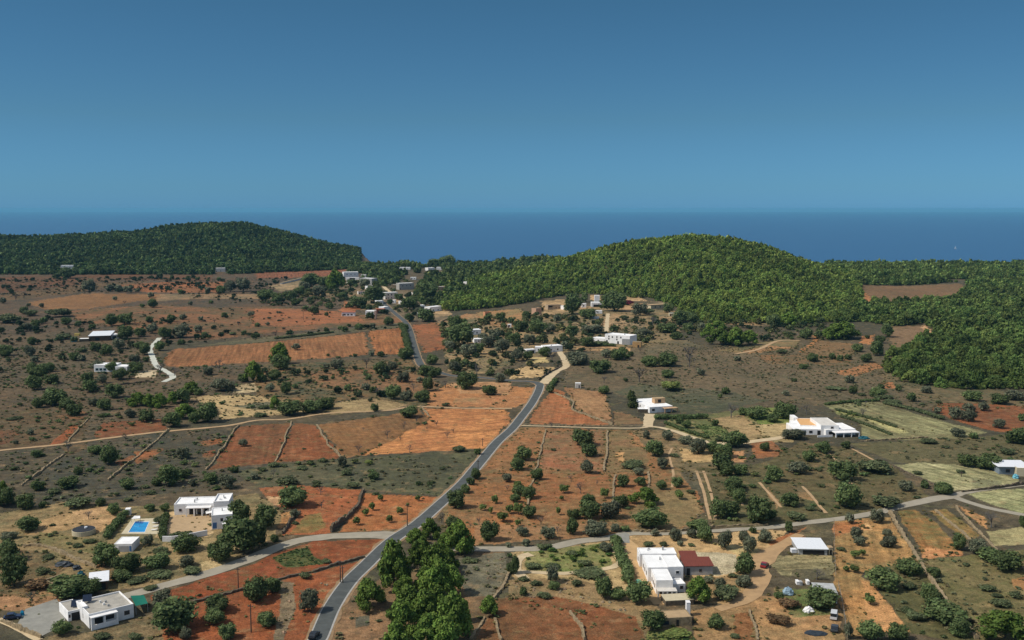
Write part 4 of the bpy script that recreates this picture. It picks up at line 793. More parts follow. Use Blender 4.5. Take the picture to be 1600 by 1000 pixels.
forest('forest', m_village, (-320, 80), (1080, 1900), 7.5, C(88, 102, 58), (5, 10.5), 0.9, 7)
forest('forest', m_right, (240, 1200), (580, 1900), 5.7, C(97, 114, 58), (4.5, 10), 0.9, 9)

def off_road(p):
    k = np.ones(len(p), bool)
    for q, r in LINES:
        lo, hi = q.min(0) - 6, q.max(0) + 6; c = np.where((p[:, 0] > lo[0]) & (p[:, 0] < hi[0]) & (p[:, 1] > lo[1]) & (p[:, 1] < hi[1]))[0]
        if len(c): k[c] &= np.sqrt(((p[c][:, None] - q[None]) ** 2).sum(2).min(1)) > r + 0.9
    return k
# scrub, dry tufts and loose stones: too many to count
def scatter(name, polys, tint, dens, size, seed, kind='s', hr=0.5, nl=26, pts_in=None, clumpy=0.0):
    g = np.random.default_rng(seed); X, Y = [], []
    for pts in polys:
        w = wpoly(pts); lo, hi = w.min(0), w.max(0); n = int((hi - lo).prod() * dens); x = lo[0] + g.random(n) * (hi[0] - lo[0]); y = lo[1] + g.random(n) * (hi[1] - lo[1])
        k = inpoly(x, y, w) & clear(x, y)
        if dens < .2: k[k] = off_road(np.stack([x[k], y[k]], 1))
        if clumpy: k &= fbm(x / 16, y / 22, seed, 3) > clumpy - 0.25 * g.random(n)
        X.append(x[k]); Y.append(y[k])
    if not polys: X, Y = [pts_in[:, 0]], [pts_in[:, 1]]
    x, y = np.concatenate(X), np.concatenate(Y); z = height(x, y); Vs, Fs, Ts, off = [], [], [], 0
    for v in range(4):
        idx = np.arange(v, len(x), 4); n = len(idx)
        if not n: continue
        if kind == 'stone':
            V = CSV * 0.5 * (1 + 0.25 * np.random.default_rng(v).standard_normal((len(CSV), 1))); V = V + [0, 0, .2]; F = CSF; T = np.ones((len(V), 3))
        else:
            V, F, T = crown(kind, 900 + v, nl, .16 if nl < 60 else .1, core=0.8, cs=CS1); T = T / T.mean(0)
        a = g.random(n) * 6.28; w = size[0] + (size[1] - size[0]) * g.random(n) ** 2; hh = w * hr * (0.7 + 0.6 * g.random(n)); c, s = np.cos(a)[:, None], np.sin(a)[:, None]
        P = np.stack([(V[:, 0] * c - V[:, 1] * s) * w[:, None] + x[idx, None], (V[:, 0] * s + V[:, 1] * c) * w[:, None] + y[idx, None], V[:, 2] * hh[:, None] + z[idx, None] - 0.05], 2)
        tt = 0.65 + 0.7 * g.random(n); tc = np.asarray(tint)[None] * tt[:, None]; tc[:, 0] *= 0.85 + 0.4 * g.random(n)
        Vs.append(P.reshape(-1, 3)); Fs.append((F[None] + (np.arange(n) * len(V))[:, None, None]).reshape(-1, 4) + off); off += n * len(V); Ts.append((tc[:, None, :] * T[None]).reshape(-1, 3))
    V, F, T = np.vstack(Vs), np.vstack(Fs), np.vstack(Ts); print('scatter', name, len(x), len(F))
    return tag(link(bpy.data.objects.new(name, foliage_mesh(name, V, F, T))), kind='stuff')
SCRUB = [
 [(-100, 715), (0, 708), (265, 676), (372, 666), (330, 737), (440, 726), (540, 719), (690, 708), (745, 704), (740, 726), (690, 775), (560, 764), (400, 758), (280, 775), (0, 800), (-100, 830)],
 [(1092, 732), (1250, 692), (1330, 702), (1450, 776), (1330, 806), (1180, 824), (1112, 818)],
 [(1330, 694), (1580, 680), (1680, 690), (1680, 728), (1440, 724)], [(1352, 894), (1440, 876), (1528, 1005), (1426, 990)], [(1450, 876), (1600, 862), (1680, 1005), (1530, 1005)],
 [(890, 560), (1010, 536), (1330, 545), (1440, 600), (1480, 640), (1200, 628), (1060, 628)], [(-100, 540), (240, 540), (262, 576), (640, 560), (650, 578), (500, 640), (300, 655), (0, 700), (-100, 720)],
 [(716, 872), (790, 866), (790, 890), (768, 930), (726, 930)], [(500, 1005), (560, 915), (620, 935), (620, 1005)], [(0, 860), (60, 862), (110, 880), (85, 905), (0, 930)]]
scatter('scrub_vegetation', SCRUB, C(102, 104, 74), 0.075, (0.6, 2.2), 21, 's', 0.5, 26, clumpy=0.5)
scatter('scrub_vegetation', [SCRUB[i] for i in (0, 1, 2, 3, 6)], C(84, 100, 60), 0.014, (1.2, 3.8), 22, 's', 0.55, 90, clumpy=0.5)
def margins(name, seed, dens, tint, size, kind, nl):
    g = np.random.default_rng(seed); polys = []
    for pts, A, B, dirn, depth in FIELDS:
        w = wpoly(pts)
        if w[:, 1].min() > 900 or A[0] < A[2] * 1.5: continue
        for a, b2 in zip(w, np.roll(w, -1, 0)):
            n = int(np.linalg.norm(b2 - a) * dens); t = g.random(n)[:, None]; p = a + (b2 - a) * t + g.normal(0, 1.3, (n, 2)); k = fbm(p[:, 0] / 12, p[:, 1] / 12, seed, 2) > .48; polys.append(p[k & off_road(p)])
    return np.vstack(polys)
scatter('dry_grass', [[(690, 800), (745, 724), (816, 669), (1040, 674), (1098, 800), (1060, 828), (950, 834), (742, 850)], [(405, 764), (560, 768), (520, 830), (440, 836)], [(-60, 880), (0, 806), (280, 792), (430, 840), (240, 912), (0, 1000)],
  [(800, 864), (955, 850), (1000, 900), (1070, 985), (900, 960), (800, 930)], [(1085, 960), (1180, 932), (1310, 932), (1315, 1005), (1090, 1005)], [(1304, 816), (1392, 812), (1430, 875), (1350, 893), (1418, 986), (1332, 992)], [(240, 1005), (270, 950), (570, 876), (500, 970)],
  [(1210, 870), (1298, 870), (1300, 904), (1225, 902)], [(1395, 728), (1590, 752), (1490, 766)], [(1300, 640), (1480, 662), (1535, 676), (1350, 680)]], C(124, 118, 72), 0.05, (0.4, 1.2), 23, 's', 0.5, 20, clumpy=0.55)
scatter('dry_grass', [], C(118, 112, 72), 0, (0.5, 1.6), 31, 's', 0.5, 24, pts_in=margins('m', 31, 0.5, None, None, None, None))
scatter('scrub_vegetation', [], C(82, 94, 60), 0, (1.0, 2.6), 32, 's', 0.55, 70, pts_in=margins('m', 32, 0.09, None, None, None, None))
scatter('green_grass', [[(424, 872), (450, 862), (480, 855), (490, 870), (508, 882), (450, 886)], [(1080, 662), (1140, 668), (1146, 682), (1110, 684)], [(1012, 986), (1080, 986), (1088, 1005), (1012, 1005)]], C(72, 92, 52), 0.9, (0.5, 1.2), 33, 's', 0.4, 18, clumpy=0.3)
FAR = [[(-200, 500), (0, 498), (230, 500), (420, 524), (630, 508), (640, 512), (420, 530), (250, 545), (230, 562), (-200, 620)], [(400, 470), (560, 440), (640, 460), (700, 480), (640, 500), (560, 482), (420, 478)], [(230, 452), (360, 444), (430, 450), (420, 476), (330, 472)], [(-200, 440), (330, 434), (540, 436), (540, 446), (330, 450), (0, 466), (-200, 470)],
 [(700, 510), (800, 500), (900, 520), (940, 560), (880, 600), (760, 590), (690, 570)], [(860, 490), (1060, 500), (1320, 505), (1330, 535), (1020, 532), (900, 545)], [(400, 576), (660, 575), (690, 600), (640, 630), (500, 626), (420, 640)]]
scatter('scrub_vegetation', FAR, C(64, 80, 52), 0.0055, (2.5, 7.0), 24, 'd', 0.7, 90, clumpy=0.62)
scatter('village_vegetation', [[(400, 470), (540, 446), (600, 452), (640, 466), (690, 478), (700, 500), (650, 500), (620, 490), (560, 482), (418, 478)], [(690, 512), (720, 496), (800, 500), (850, 480), (900, 500), (935, 530), (900, 545), (830, 535), (760, 545), (700, 560)], [(700, 560), (820, 556), (830, 575), (790, 592), (700, 588)], [(880, 492), (985, 500), (1062, 502), (1300, 505), (1330, 532), (1050, 530), (1000, 545), (940, 512)], [(600, 440), (625, 432), (660, 460), (690, 470), (640, 468), (610, 462)]], C(104, 114, 72), 0.0095, (2.2, 7.0), 34, 'd', 0.75, 220, clumpy=0.55)
scatter('scrub_vegetation', FAR, C(96, 94, 68), 0.012, (1.0, 3.0), 25, 's', 0.5, 26, clumpy=0.5)
scatter('scrub_vegetation', [[(110, 488), (430, 481), (630, 496), (420, 520), (210, 514)], [(0, 434), (330, 432), (330, 448), (0, 462)], [(400, 484), (560, 490), (560, 505), (400, 508)]], C(80, 84, 62), 0.0028, (1.5, 4.5), 26, 's', 0.7, 60, clumpy=0.45)
scatter('rubble', [[(716, 872), (790, 866), (790, 890), (768, 930), (726, 930)], [(434, 908), (456, 912), (460, 950), (440, 1005), (428, 1005), (438, 950)], [(1086, 790), (1100, 795), (1108, 818), (1090, 818)], [(800, 905), (900, 908), (1000, 932), (980, 958), (900, 945), (805, 932)], [(498, 912), (528, 908), (530, 916), (500, 918)], [(700, 505), (880, 490), (1062, 500), (1050, 530), (900, 545), (760, 575), (700, 570)], [(420, 470), (560, 440), (640, 460), (700, 480), (640, 500), (560, 482), (418, 478)]], C(176, 160, 130), 0.16, (0.3, 1.1), 27, 'stone', 0.6, clumpy=0.55)
scatter('vineyard_foliage', [[(822, 860), (850, 857), (952, 851), (955, 884), (925, 891), (825, 891)], [(1156, 642), (1232, 638), (1238, 658), (1190, 663)], [(1302, 642), (1330, 641), (1350, 652), (1330, 654)]], C(86, 108, 52), 0.10, (1.2, 2.8), 28, 's', 0.6, 60, clumpy=0.55)
# ------------------------------------------------------------------ buildings
LANDMARKS = []           # (photo x, photo y, phrase) for telling trees apart
class Bld:
    def __init__(s, name, label, cat, px, group=None, lm=None):
        x, y = at1(*px); s.o = np.array([x, y, gz(x, y)]); s.root = link(bpy.data.objects.new(name, None)); s.root.location = s.o; s.root.empty_display_size = 1
        tag(s.root, label, cat, group)
        if lm: LANDMARKS.append((px[0], px[1], lm))
    def part(s, name, mb, m, parent=None, bevel=0.0):
        return mb.build(name, m, parent if parent is not None else s.root, bevel)
class Frame:
    """front-left corner, unit vectors along the front and into the depth, in the building's own coordinates"""
    def __init__(s, b, fl, fr, dep, zb=0.0, g=None, zr=0.0):
        z0 = b.o[2] + zb + zr
        if zb > 0.3 or g == 'z': p, q = np.array(at_z(*fl, z0)), np.array(at_z(*fr, z0))
        else: p, q = np.array(at1(*fl)), np.array(at1(*fr))
        s.W = float(np.linalg.norm(q - p)); s.u = (q - p) / s.W; s.v = np.array([-s.u[1], s.u[0]]); s.p = p - b.o[:2]
        if isinstance(dep, (tuple, list)):
            r = np.array(at_z(*dep, z0)) if (zb > 0.3 or g == 'z') else np.array(at1(*dep)); s.D = abs(float((r - q) @ s.v if zr else (r - p) @ s.v))
        else: s.D = dep
        s.zb = zb
    def xy(s, u, v): return tuple(s.p + s.u * u + s.v * v)
    def quad(s, u0, u1, v0, v1): return [s.xy(u0, v0), s.xy(u1, v0), s.xy(u1, v1), s.xy(u0, v1)]
    def box(s, m, u0, u1, v0, v1, z0, z1):
        z1 = [t + s.zb for t in z1] if isinstance(z1, (list, tuple)) else z1 + s.zb
        return m.hexa(s.quad(u0, u1, v0, v1), z0 + s.zb, z1)
def block(b, fl, fr, dep, h, zb=0.0, wall=WHITE, roof=ROOFW, par=0.35, over=0.0, sink=0.6, items=0, pent=0.0, rc=False):
    f = Frame(b, fl, fr, dep, zb, 'z' if rc else None, h if rc else 0.0); W, D = f.W, f.D; m = MB(); t = 0.28; rt = h - par if par else h
    z0 = -sink if zb < 0.3 else 0.0
    f.box(m, 0, W, 0, D, z0, [rt - 0.02, rt - 0.02, rt - 0.02 + pent, rt - 0.02 + pent])
    if par:
        f.box(m, 0, W, 0, t, rt - 0.02, h); f.box(m, 0, W, D - t, D, rt - 0.02, h); f.box(m, 0, t, t, D - t, rt - 0.02, h); f.box(m, W - t, W, t, D - t, rt - 0.02, h)
    b.part('wall', m, wall, bevel=0.05)
    r = MB()
    if par: f.box(r, t + .003, W - t - .003, t + .003, D - t - .003, rt - 0.02, rt + 0.06)
    else: f.box(r, -over, W + over, -over, D + over, rt, [rt + 0.14, rt + 0.14, rt + 0.14 + pent, rt + 0.14 + pent])
    ro = b.part('roof', r, roof)
    rr = random.Random(int(fl[0] * 7 + fl[1])); f.rt = rt + 0.06 if par else rt + .14
    for i in range(items):
        u, v = W * (0.2 + 0.6 * rr.random()), D * (0.25 + 0.5 * rr.random()); c = MB(); s = 0.3 + 0.25 * rr.random(); f.box(c, u, u + s, v, v + s * 1.2, f.rt - 0.02, f.rt + 0.5 + 0.6 * rr.random()); b.part('chimney', c, WHITE if i % 2 else GREYR, ro, 0.03)
    return f
def opening(b, f, face, a0, a1, z0, z1, kind='window', m=None):
    def bx(mb, x0, x1, d0, d1, y0, y1):
        if face == 'f': f.box(mb, x0, x1, -d1, -d0, y0, y1)
        elif face == 'l': f.box(mb, -d1, -d0, x0, x1, y0, y1)
        else: f.box(mb, f.W + d0, f.W + d1, x0, x1, y0, y1)
    if kind == 'window':
        fr = MB(); t = 0.1
        bx(fr, a0, a1, 0.003, 0.07, z1 - t, z1); bx(fr, a0, a1, 0.003, 0.07, z0, z0 + t); bx(fr, a0, a0 + t, 0.003, 0.07, z0 + t, z1 - t); bx(fr, a1 - t, a1, 0.003, 0.07, z0 + t, z1 - t)
        w = b.part('window', fr, m or WOOD); p = MB(); bx(p, a0 + t, a1 - t, 0.003, 0.03, z0 + t, z1 - t); b.part('pane', p, GLASS, w)
    else:
        d = MB(); bx(d, a0, a1, 0.003, 0.05, z0, z1); b.part('door_or_shade_panel', d, m or RECESS_SHADE)  # without its own material, a flat panel with a recess's shade painted on
def porch(b, f, u0, u1, dep, h, ncol=3, m=None, low=0.0, slab=0.25):
    m = m or WHITE; p = MB(); f.box(p, u0, u1, -dep, -0.003, h - slab, h); r = b.part('porch_roof', p, m, bevel=0.03)
    for i in range(ncol):
        u = u0 + (u1 - u0 - 0.4) * i / max(1, ncol - 1); c = MB(); f.box(c, u, u + 0.4, -dep, -dep + 0.4, -0.5, h - slab); b.part('column', c, m, r)
    if low: q = MB(); f.box(q, u0 + .41, u1 - .41, -dep + .05, -dep + 0.3, -0.5, low); b.part('parapet', q, m, r)
def windows(b, f, n, z0=1.1, z1=2.2, w=1.0, face='f', kind='window', u0=0.1, u1=0.9, m=None):
    L = f.W if face == 'f' else f.D
    for i in range(n):
        c = L * (u0 + (u1 - u0) * (i + 0.5) / n); opening(b, f, face, c - w / 2, c + w / 2, z0, z1, kind, m)

# the farmhouse with the concrete yard, lower left
b = Bld('farmhouse', 'white flat roofed farmhouse with a grey roof beside the concrete yard and green canopy', 'house', (145, 980), lm='the white farmhouse by the concrete yard')
f = block(b, (138.75, 960), (208.75, 943.1), (194.4, 921.3), 3.7, roof=ROOFG, par=0.45, rc=True)
porch(b, f, 0.05, f.W * 0.60, 1.7, 3.25, 3, low=1.25)
opening(b, f, 'f', f.W * .12, f.W * .3, 0.2, 2.3, 'door_or_shade_panel'); opening(b, f, 'f', f.W * .34, f.W * .55, 1.2, 2.4, 'window'); opening(b, f, 'f', f.W * .78, f.W * .9, 1.2, 2.3, 'window'); windows(b, f, 1, face='l')
rf = [o for o in b.root.children if o.name.startswith('roof')][0]
for u, v in ((.44, .42), (.52, .55), (.5, .28), (.42, .62)):
    c = MB(); f.box(c, f.W * u, f.W * u + .5, f.D * v, f.D * v + .4, f.rt - .02, f.rt + .55); b.part('vent', c, GREYR if u > .45 else WHITE, rf, 0.03)
f2 = block(b, (128.5, 948.5), (137.3, 946.4), (130, 937), 3.95, par=0.3, rc=True)
f3 = block(b, (106, 955.8), (127.8, 950.6), (117, 935), 2.6, roof=ROOFG, par=0.3, rc=True); opening(b, f3, 'f', f3.W * .25, f3.W * .9, 0, 2.0, 'door_or_shade_panel'); opening(b, f3, 'f', .15, .6, .9, 1.7, 'window')
FH = (b, f, f2, f3)
# its metal roofed shed and stone outbuilding
b = Bld('shed', 'low shed with a pale sheet metal roof behind the white farmhouse', 'shed', (150, 923), lm='the metal roofed shed')
f = block(b, (142, 924), (168, 920.5), 6.5, 2.5, wall=WOOD, roof=METALW, par=0, over=0.5, pent=0.35); opening(b, f, 'f', f.W * .3, f.W * .9, 0, 1.9, 'door_or_shade_panel')
b = Bld('shed', 'old roofless stone pen behind the tree by the white farmhouse', 'shed', (96, 921)); f = Frame(b, (88, 922), (112, 913), 5.0)
for nm, (u0, u1, v0, v1) in {'wall': (0, f.W, 0, .5), 'wall.001': (0, f.W, 4.5, 5), 'wall.002': (0, .5, .5, 4.5)}.items(): m = MB(); f.box(m, u0, u1, v0, v1, -.5, 1.8 + .3 * (v0 > 1)); b.part('wall', m, STONE)
# the pool villa
b = Bld('villa', 'long white flat roofed villa above the tan terrace near the swimming pool', 'house', (300, 804), lm='the white pool villa')
f = block(b, (272.4, 805), (356, 802), (278.5, 793.5), 3.8, par=0.4, items=3)
porch(b, f, f.W * .24, f.W * .70, 2.4, 3.0, 4); opening(b, f, 'f', f.W * .28, f.W * .4, 0, 2.3, 'door_or_shade_panel'); opening(b, f, 'f', f.W * .43, f.W * .53, 0, 2.3, 'door_or_shade_panel', GLASS); opening(b, f, 'f', f.W * .56, f.W * .66, 0, 2.3, 'door_or_shade_panel'); opening(b, f, 'f', f.W * .09, f.W * .14, 1.2, 2.1, 'window')
f = block(b, (331, 827.6), (364, 824.8), 9.0, 4.7, par=0.35, items=1); opening(b, f, 'f', f.W * .42, f.W * .55, 2.4, 3.5, 'window'); opening(b, f, 'f', .3, 1.6, 0.2, 2.2, 'door_or_shade_panel', BLUED); porch(b, f, f.W * .5, f.W, 1.6, 2.0, 2, slab=.18)
f = block(b, (334, 806), (358.5, 805), (337, 793), 5.1, par=0.5, items=3)
b = Bld('outbuilding', 'small white flat roofed outbuilding with a grey front below the pool', 'outbuilding', (180, 862), lm='the small white outbuilding')
f = block(b, (178.6, 862.7), (207, 862), (167.8, 851.5), 2.6, wall=WHITE, roof=ROOFW, par=0.15); opening(b, f, 'f', f.W * .25, f.W * .8, 0, 1.9, 'door_or_shade_panel', GREYR); opening(b, f, 'f', f.W * .84, f.W * .95, .2, 1.9, 'door_or_shade_panel', BLUED)
b = Bld('outbuilding', 'tiny white store behind the pool hedge', 'outbuilding', (198, 805)); f = block(b, (195.5, 806), (203.5, 805.5), 2.2, 2.1, par=0); opening(b, f, 'f', .4, 1.2, 0, 1.7, 'door_or_shade_panel', WOOD)
# the long white house
b = Bld('long_house', 'long white stepped house with flat roofs beside the red roofed sheds', 'house', (1025, 927), lm='the long white stepped house')
f = block(b, (999, 886), (1057, 886), (995.5, 876), 4.1, par=0.25, items=3); windows(b, f, 1, face='l')
f = block(b, (1012, 909), (1043, 909), (999, 888), 4.2, par=0.12, items=2); windows(b, f, 3, 1.2, 2.3, .9, 'l')
f = block(b, (1043.2, 909), (1067.5, 908.6), (1043.2, 889.5), 4.35, par=0.15); opening(b, f, 'f', f.W * .5, f.W * .75, 2.2, 3.2, 'window', WHITE)
f = block(b, (1025, 928.5), (1051.5, 928.5), (1014, 910), 4.0, par=0.12); windows(b, f, 3, 1.2, 2.3, .9, 'l'); porch(b, f, 0, f.W * 1.15, 2.6, 1.9, 5, m=OFFW); opening(b, f, 'f', f.W * .2, f.W * .45, -.3, 1.5, 'door_or_shade_panel'); opening(b, f, 'f', f.W * .6, f.W * .9, -.3, 1.5, 'door_or_shade_panel')
f = block(b, (1051.7, 926), (1071, 925), 4.2, 2.4, par=0.5); opening(b, f, 'f', f.W * .55, f.W * .8, .9, 1.8, 'window')
f = block(b, (1040, 947), (1084, 945), 4.6, 1.3, wall=STONED, roof=CREAM, par=0)
b = Bld('shed', 'grey shed with a rust red sheet roof beside the long white house', 'shed', (1072, 899), lm='the red roofed shed')
f = block(b, (1071, 899), (1113.5, 898.5), (1068.5, 887.5), 2.7, wall=GREYR, roof=RUST, par=0, over=0.3, pent=0.5); opening(b, f, 'f', .3, 1.3, 0, 2.1, 'door_or_shade_panel'); opening(b, f, 'f', f.W * .5, f.W * .6, 1, 1.8, 'window')
b = Bld('shed', 'smaller rust roofed shed tucked behind the larger one', 'shed', (1068, 887)); f = block(b, (1066, 886.5), (1089, 886.5), (1058, 877.5), 2.8, wall=GREYR, roof=RUST, par=0, over=0.3, pent=0.4); opening(b, f, 'r', 1, 2.2, 0, 2, 'door_or_shade_panel')
b = Bld('ruin', 'low tan stone shed with a flat terrace roof below the long white house', 'shed', (1050, 979), lm='the tan stone shed')
f = block(b, (1030, 980), (1081, 977.5), 5.0, 2.3, wall=STONE, roof=TERR, par=0.15); opening(b, f, 'f', f.W * .52, f.W * .6, 0, 1.7, 'door_or_shade_panel'); opening(b, f, 'f', f.W * .1, f.W * .3, .5, 1.6, 'window')
RU = (b, f)
# white house with the ochre roof box
b = Bld('cottage', 'white cottage with an ochre box room on its roof at the end of the drive', 'house', (1015, 645), lm='the white cottage with the ochre roof room')
f = block(b, (1015, 645.5), (1051, 643), (1003, 631.5), 3.1, par=0.15); windows(b, f, 1, face='l'); opening(b, f, 'f', f.W * .1, f.W * .22, 1, 2.1, 'window')
g = Frame(b, (1023, 630.5), (1039.5, 629.5), 3.6, 3.1); m = MB(); g.box(m, 0, g.W, 0, g.D, 0, 2.4); b.part('wall', m, OCHRE, bevel=.05); m = MB(); g.box(m, -.1, g.W + .1, -.1, g.D + .1, 2.4, 2.6); b.part('roof', m, TERR); opening(b, g, 'f', g.W * .3, g.W * .6, .3, 2.0, 'door_or_shade_panel')
porch(b, f, f.W * .55, f.W * 1.12, 3.0, 2.5, 3, m=OCHRE); f = block(b, (997, 644.5), (1012, 644.5), 3.5, 1.7, wall=STONED, par=0)
# villa with white terraces
b = Bld('villa', 'sprawling low white villa with a tan roof terrace and a white canopy', 'house', (1280, 676), lm='the sprawling white villa')
OCT = mat('ochre roof tiles', C(226, 176, 118), .9, .15, 1)
f = block(b, (1236, 663), (1249, 663.5), (1246, 657), 2.5, par=.2, rc=True)
f = block(b, (1250, 664.2), (1286, 665.2), (1282, 654), 3.1, roof=OCT, par=.18, rc=True)
f = block(b, (1283, 664.6), (1311, 664.6), (1308, 652.5), 4.6, roof=OFFW, par=.2, rc=True); opening(b, f, 'f', f.W * .55, f.W * .7, 3.0, 4.0, 'window')
f = block(b, (1240, 652.5), (1247, 652.5), (1246, 648), 3.8, par=.15, rc=True)
f = block(b, (1239, 670.3), (1290, 670.8), (1286, 661), 2.7, par=.2, rc=True); opening(b, f, 'f', f.W * .05, f.W * .14, .8, 2, 'window', BLUEW); opening(b, f, 'f', f.W * .25, f.W * .4, 0, 2.1, 'door_or_shade_panel', GLASS); opening(b, f, 'f', f.W * .5, f.W * .6, .8, 2.0, 'window'); opening(b, f, 'f', f.W * .75, f.W * .93, 0, 2.1, 'door_or_shade_panel')
f = block(b, (1290.6, 671.6), (1337, 670.2), (1329, 660), 2.9, par=.2, rc=True, items=1); opening(b, f, 'f', f.W * .1, f.W * .3, 0, 2.1, 'door_or_shade_panel'); porch(b, f, f.W * .2, f.W * 1.0, 4.2, 2.3, 4, slab=.4); m = MB(); f.box(m, -f.W * .35, f.W * .15, -2.5, -2.2, -.4, 1.0); b.part('parapet', m, WHITE)

# pair of houses under the right hill
b = Bld('cottage', 'white cubic house with a low porch wing at the top of the pale track', 'house', (866, 551), lm='the white house atop the pale track')
f = block(b, (853.5, 551), (879, 549), 8, 4.6, par=0.3, items=2); windows(b, f, 2, 1.2, 2.4, 1.1); f = block(b, (836, 549.5), (853.3, 549.5), 6.5, 3.4, par=0.25); windows(b, f, 2, 1.0, 2.1, .9)
f = block(b, (823, 553), (836.8, 552), 5, 3.0, par=0.2); opening(b, f, 'f', f.W * .3, f.W * .85, 0, 2.2, 'door_or_shade_panel')
b = Bld('farmhouse', 'tall white two storey house with a low left wing below the right hill', 'house', (960, 537), lm='the tall white house below the hill')
f = block(b, (945, 535.5), (984, 539), 11, 7.0, par=0.5, items=2)
for u, z in ((.14, 4.6), (.28, 4.4), (.14, 2.8), (.46, 2.8), (.62, 4.6), (.46, 4.7)): opening(b, f, 'f', f.W * u, f.W * u + 1.1, z, z + 1.3, 'window')
opening(b, f, 'f', f.W * .05, f.W * .12, 0, 2.2, 'door_or_shade_panel'); opening(b, f, 'f', f.W * .5, f.W * .57, 0, 2.1, 'door_or_shade_panel'); g = Frame(b, (972, 538.5), (984.5, 539), 3); m = MB(); g.box(m, 0, g.W, -.3, g.D - 2.9, -.5, 4.6); b.part('wall', m, GREYR); opening(b, g, 'f', g.W * .2, g.W * .5, .3, 2.6, 'window')
f = block(b, (924.5, 534), (944.8, 535.5), 8, 3.3, par=0.3); windows(b, f, 1, 1, 2, .9)
b = Bld('stone_hut', 'small ochre stone hut beside the tall white house', 'hut', (994, 543), lm='the ochre stone hut'); f = block(b, (988, 542.5), (1001.5, 543), 5, 4.0, wall=mat('ochre stone', C(196, 156, 104), .95, .4, 1.2, bump=.15), roof=STONE, par=0, sink=.8); opening(b, f, 'f', f.W * .6, f.W * .8, 0, 1.8, 'door_or_shade_panel')
b = Bld('cottage', 'long low white cottage in the trees right of the village road', 'house', (735, 523), lm='the long low white cottage'); f = block(b, (718.5, 524), (752, 522.5), 8, 4.2, par=0.3); windows(b, f, 4, 1.0, 2.3, 1.1); opening(b, f, 'f', f.W * .44, f.W * .5, 0, 2.1, 'door_or_shade_panel')
b = Bld('cottage', 'low white cottage in front of the long one among bushes', 'house', (752, 535)); f = block(b, (741, 536), (765, 535.3), 7, 3.2, par=0.3); windows(b, f, 2, 1.0, 2.0, 1.0)
b = Bld('terraced_house', 'stone coloured house with a dark loggia at the hill foot', 'house', (866, 484), lm='the stone coloured hillside house'); f = block(b, (856, 484), (877, 483), 6, 5.0, wall=mat('pale stone', C(196, 172, 140), .95, .3, 1), roof=TERR, par=0.3); opening(b, f, 'f', f.W * .05, f.W * .35, 2.4, 4.2, 'door_or_shade_panel'); windows(b, f, 2, 1.2, 2.3, 1, u0=.5, u1=.95)
b = Bld('villa', 'white villa partly hidden by a big dark tree at the hill foot', 'house', (936, 479), lm='the white villa at the hill foot'); f = block(b, (924, 479.5), (950, 479.5), 9, 4.8, par=0.35); opening(b, f, 'f', f.W * .12, f.W * .6, 0, 2.6, 'door_or_shade_panel'); opening(b, f, 'f', f.W * .75, f.W * .9, 1, 2.4, 'window'); f = block(b, (929, 472), (937, 472), 6, 7.5, par=.3)
b = Bld('cottage', 'tan roofed long bungalow with cream walls beside the magenta bush', 'house', (1030, 482), lm='the tan roofed bungalow'); f = block(b, (1017, 482.5), (1046, 481), 8, 4.0, wall=CREAM, roof=TERR, par=0, over=.8); windows(b, f, 3, .9, 2.4, 1.5)
b = Bld('cottage', 'very small white hut left of the hill foot villa', 'hut', (912, 480)); f = block(b, (908.5, 480.5), (916, 480.5), 5, 4.2, par=.2); opening(b, f, 'f', 1.5, 3, 1.2, 2.6, 'window')
# village
def simple(name, label, fl, fr, dep, h, wall=WHITE, roof=ROOFW, nw=2, cat='house', lm=None, door_or_shade_panel=True, ww=1.2, z0=1.0, par=.35, extra=None):
    b = Bld(name, label, cat, ((fl[0] + fr[0]) / 2, (fl[1] + fr[1]) / 2), lm=lm); f = block(b, fl, fr, dep, h, wall=wall, roof=roof, par=par, over=0 if par else .4)
    if nw: windows(b, f, nw, z0, z0 + 1.3, ww)
    if door_or_shade_panel: opening(b, f, 'f', f.W * .02 + .3, f.W * .02 + 1.5, 0, 2.2, 'door_or_shade_panel', WOOD)
    return b, f
b, f = simple('villa', 'large white two level house highest in the village below the wood', (537, 434.5), (560, 434), 12, 9.0, nw=3, z0=5.0, lm='the large white village house'); f = block(b, (540, 437), (561, 437), 5, 3.4, par=.5); opening(b, f, 'f', f.W * .3, f.W * .7, .5, 2.6, 'door_or_shade_panel')
b, f = simple('village_house', 'grey tan unfinished block beside the large white village house', (562, 445), (581, 446), 12, 9.5, wall=GREYR, nw=2, z0=5.5); f = block(b, (564, 441), (572, 441), 6, 11, par=.3, wall=OFFW)
simple('village_house', 'long white house on the saddle under the pines', (624, 421.5), (641, 421.5), 9, 4.2, nw=3, lm='the white saddle house')
b, f = simple('village_house', 'white two part house beside the tall pines on the saddle', (669, 423.5), (679, 423), 9, 5.5, nw=1); f = block(b, (682, 422), (690, 422), 7, 5, par=.3); windows(b, f, 1)
b, f = simple('village_house', 'pale block with dark loggias on the village slope', (624, 453), (647, 452), 10, 8.5, wall=mat('pale grey render', C(176, 172, 164), .95, .2, .6), nw=3, z0=4.5); f = block(b, (613, 449), (626, 449), 6, 3.5, wall=STONE, par=.3)
b, f = simple('village_house', 'cream arched house at the bend in the village lane', (602, 468), (622, 467), 9, 8.0, wall=OFFW, nw=3, z0=1.0, lm='the cream arched house'); windows(b, f, 3, 4.4, 6.2, 1.4)
b, f = simple('village_house', 'orange tan walled building at the village lane', (634, 474.5), (650, 474), 8, 5.5, wall=mat('salmon render', C(214, 160, 118), .9, .2, .6), roof=TILE, nw=0, door_or_shade_panel=False, lm='the orange walled building'); f = block(b, (628, 475.5), (633.8, 475), 6, 3.5, par=.3)
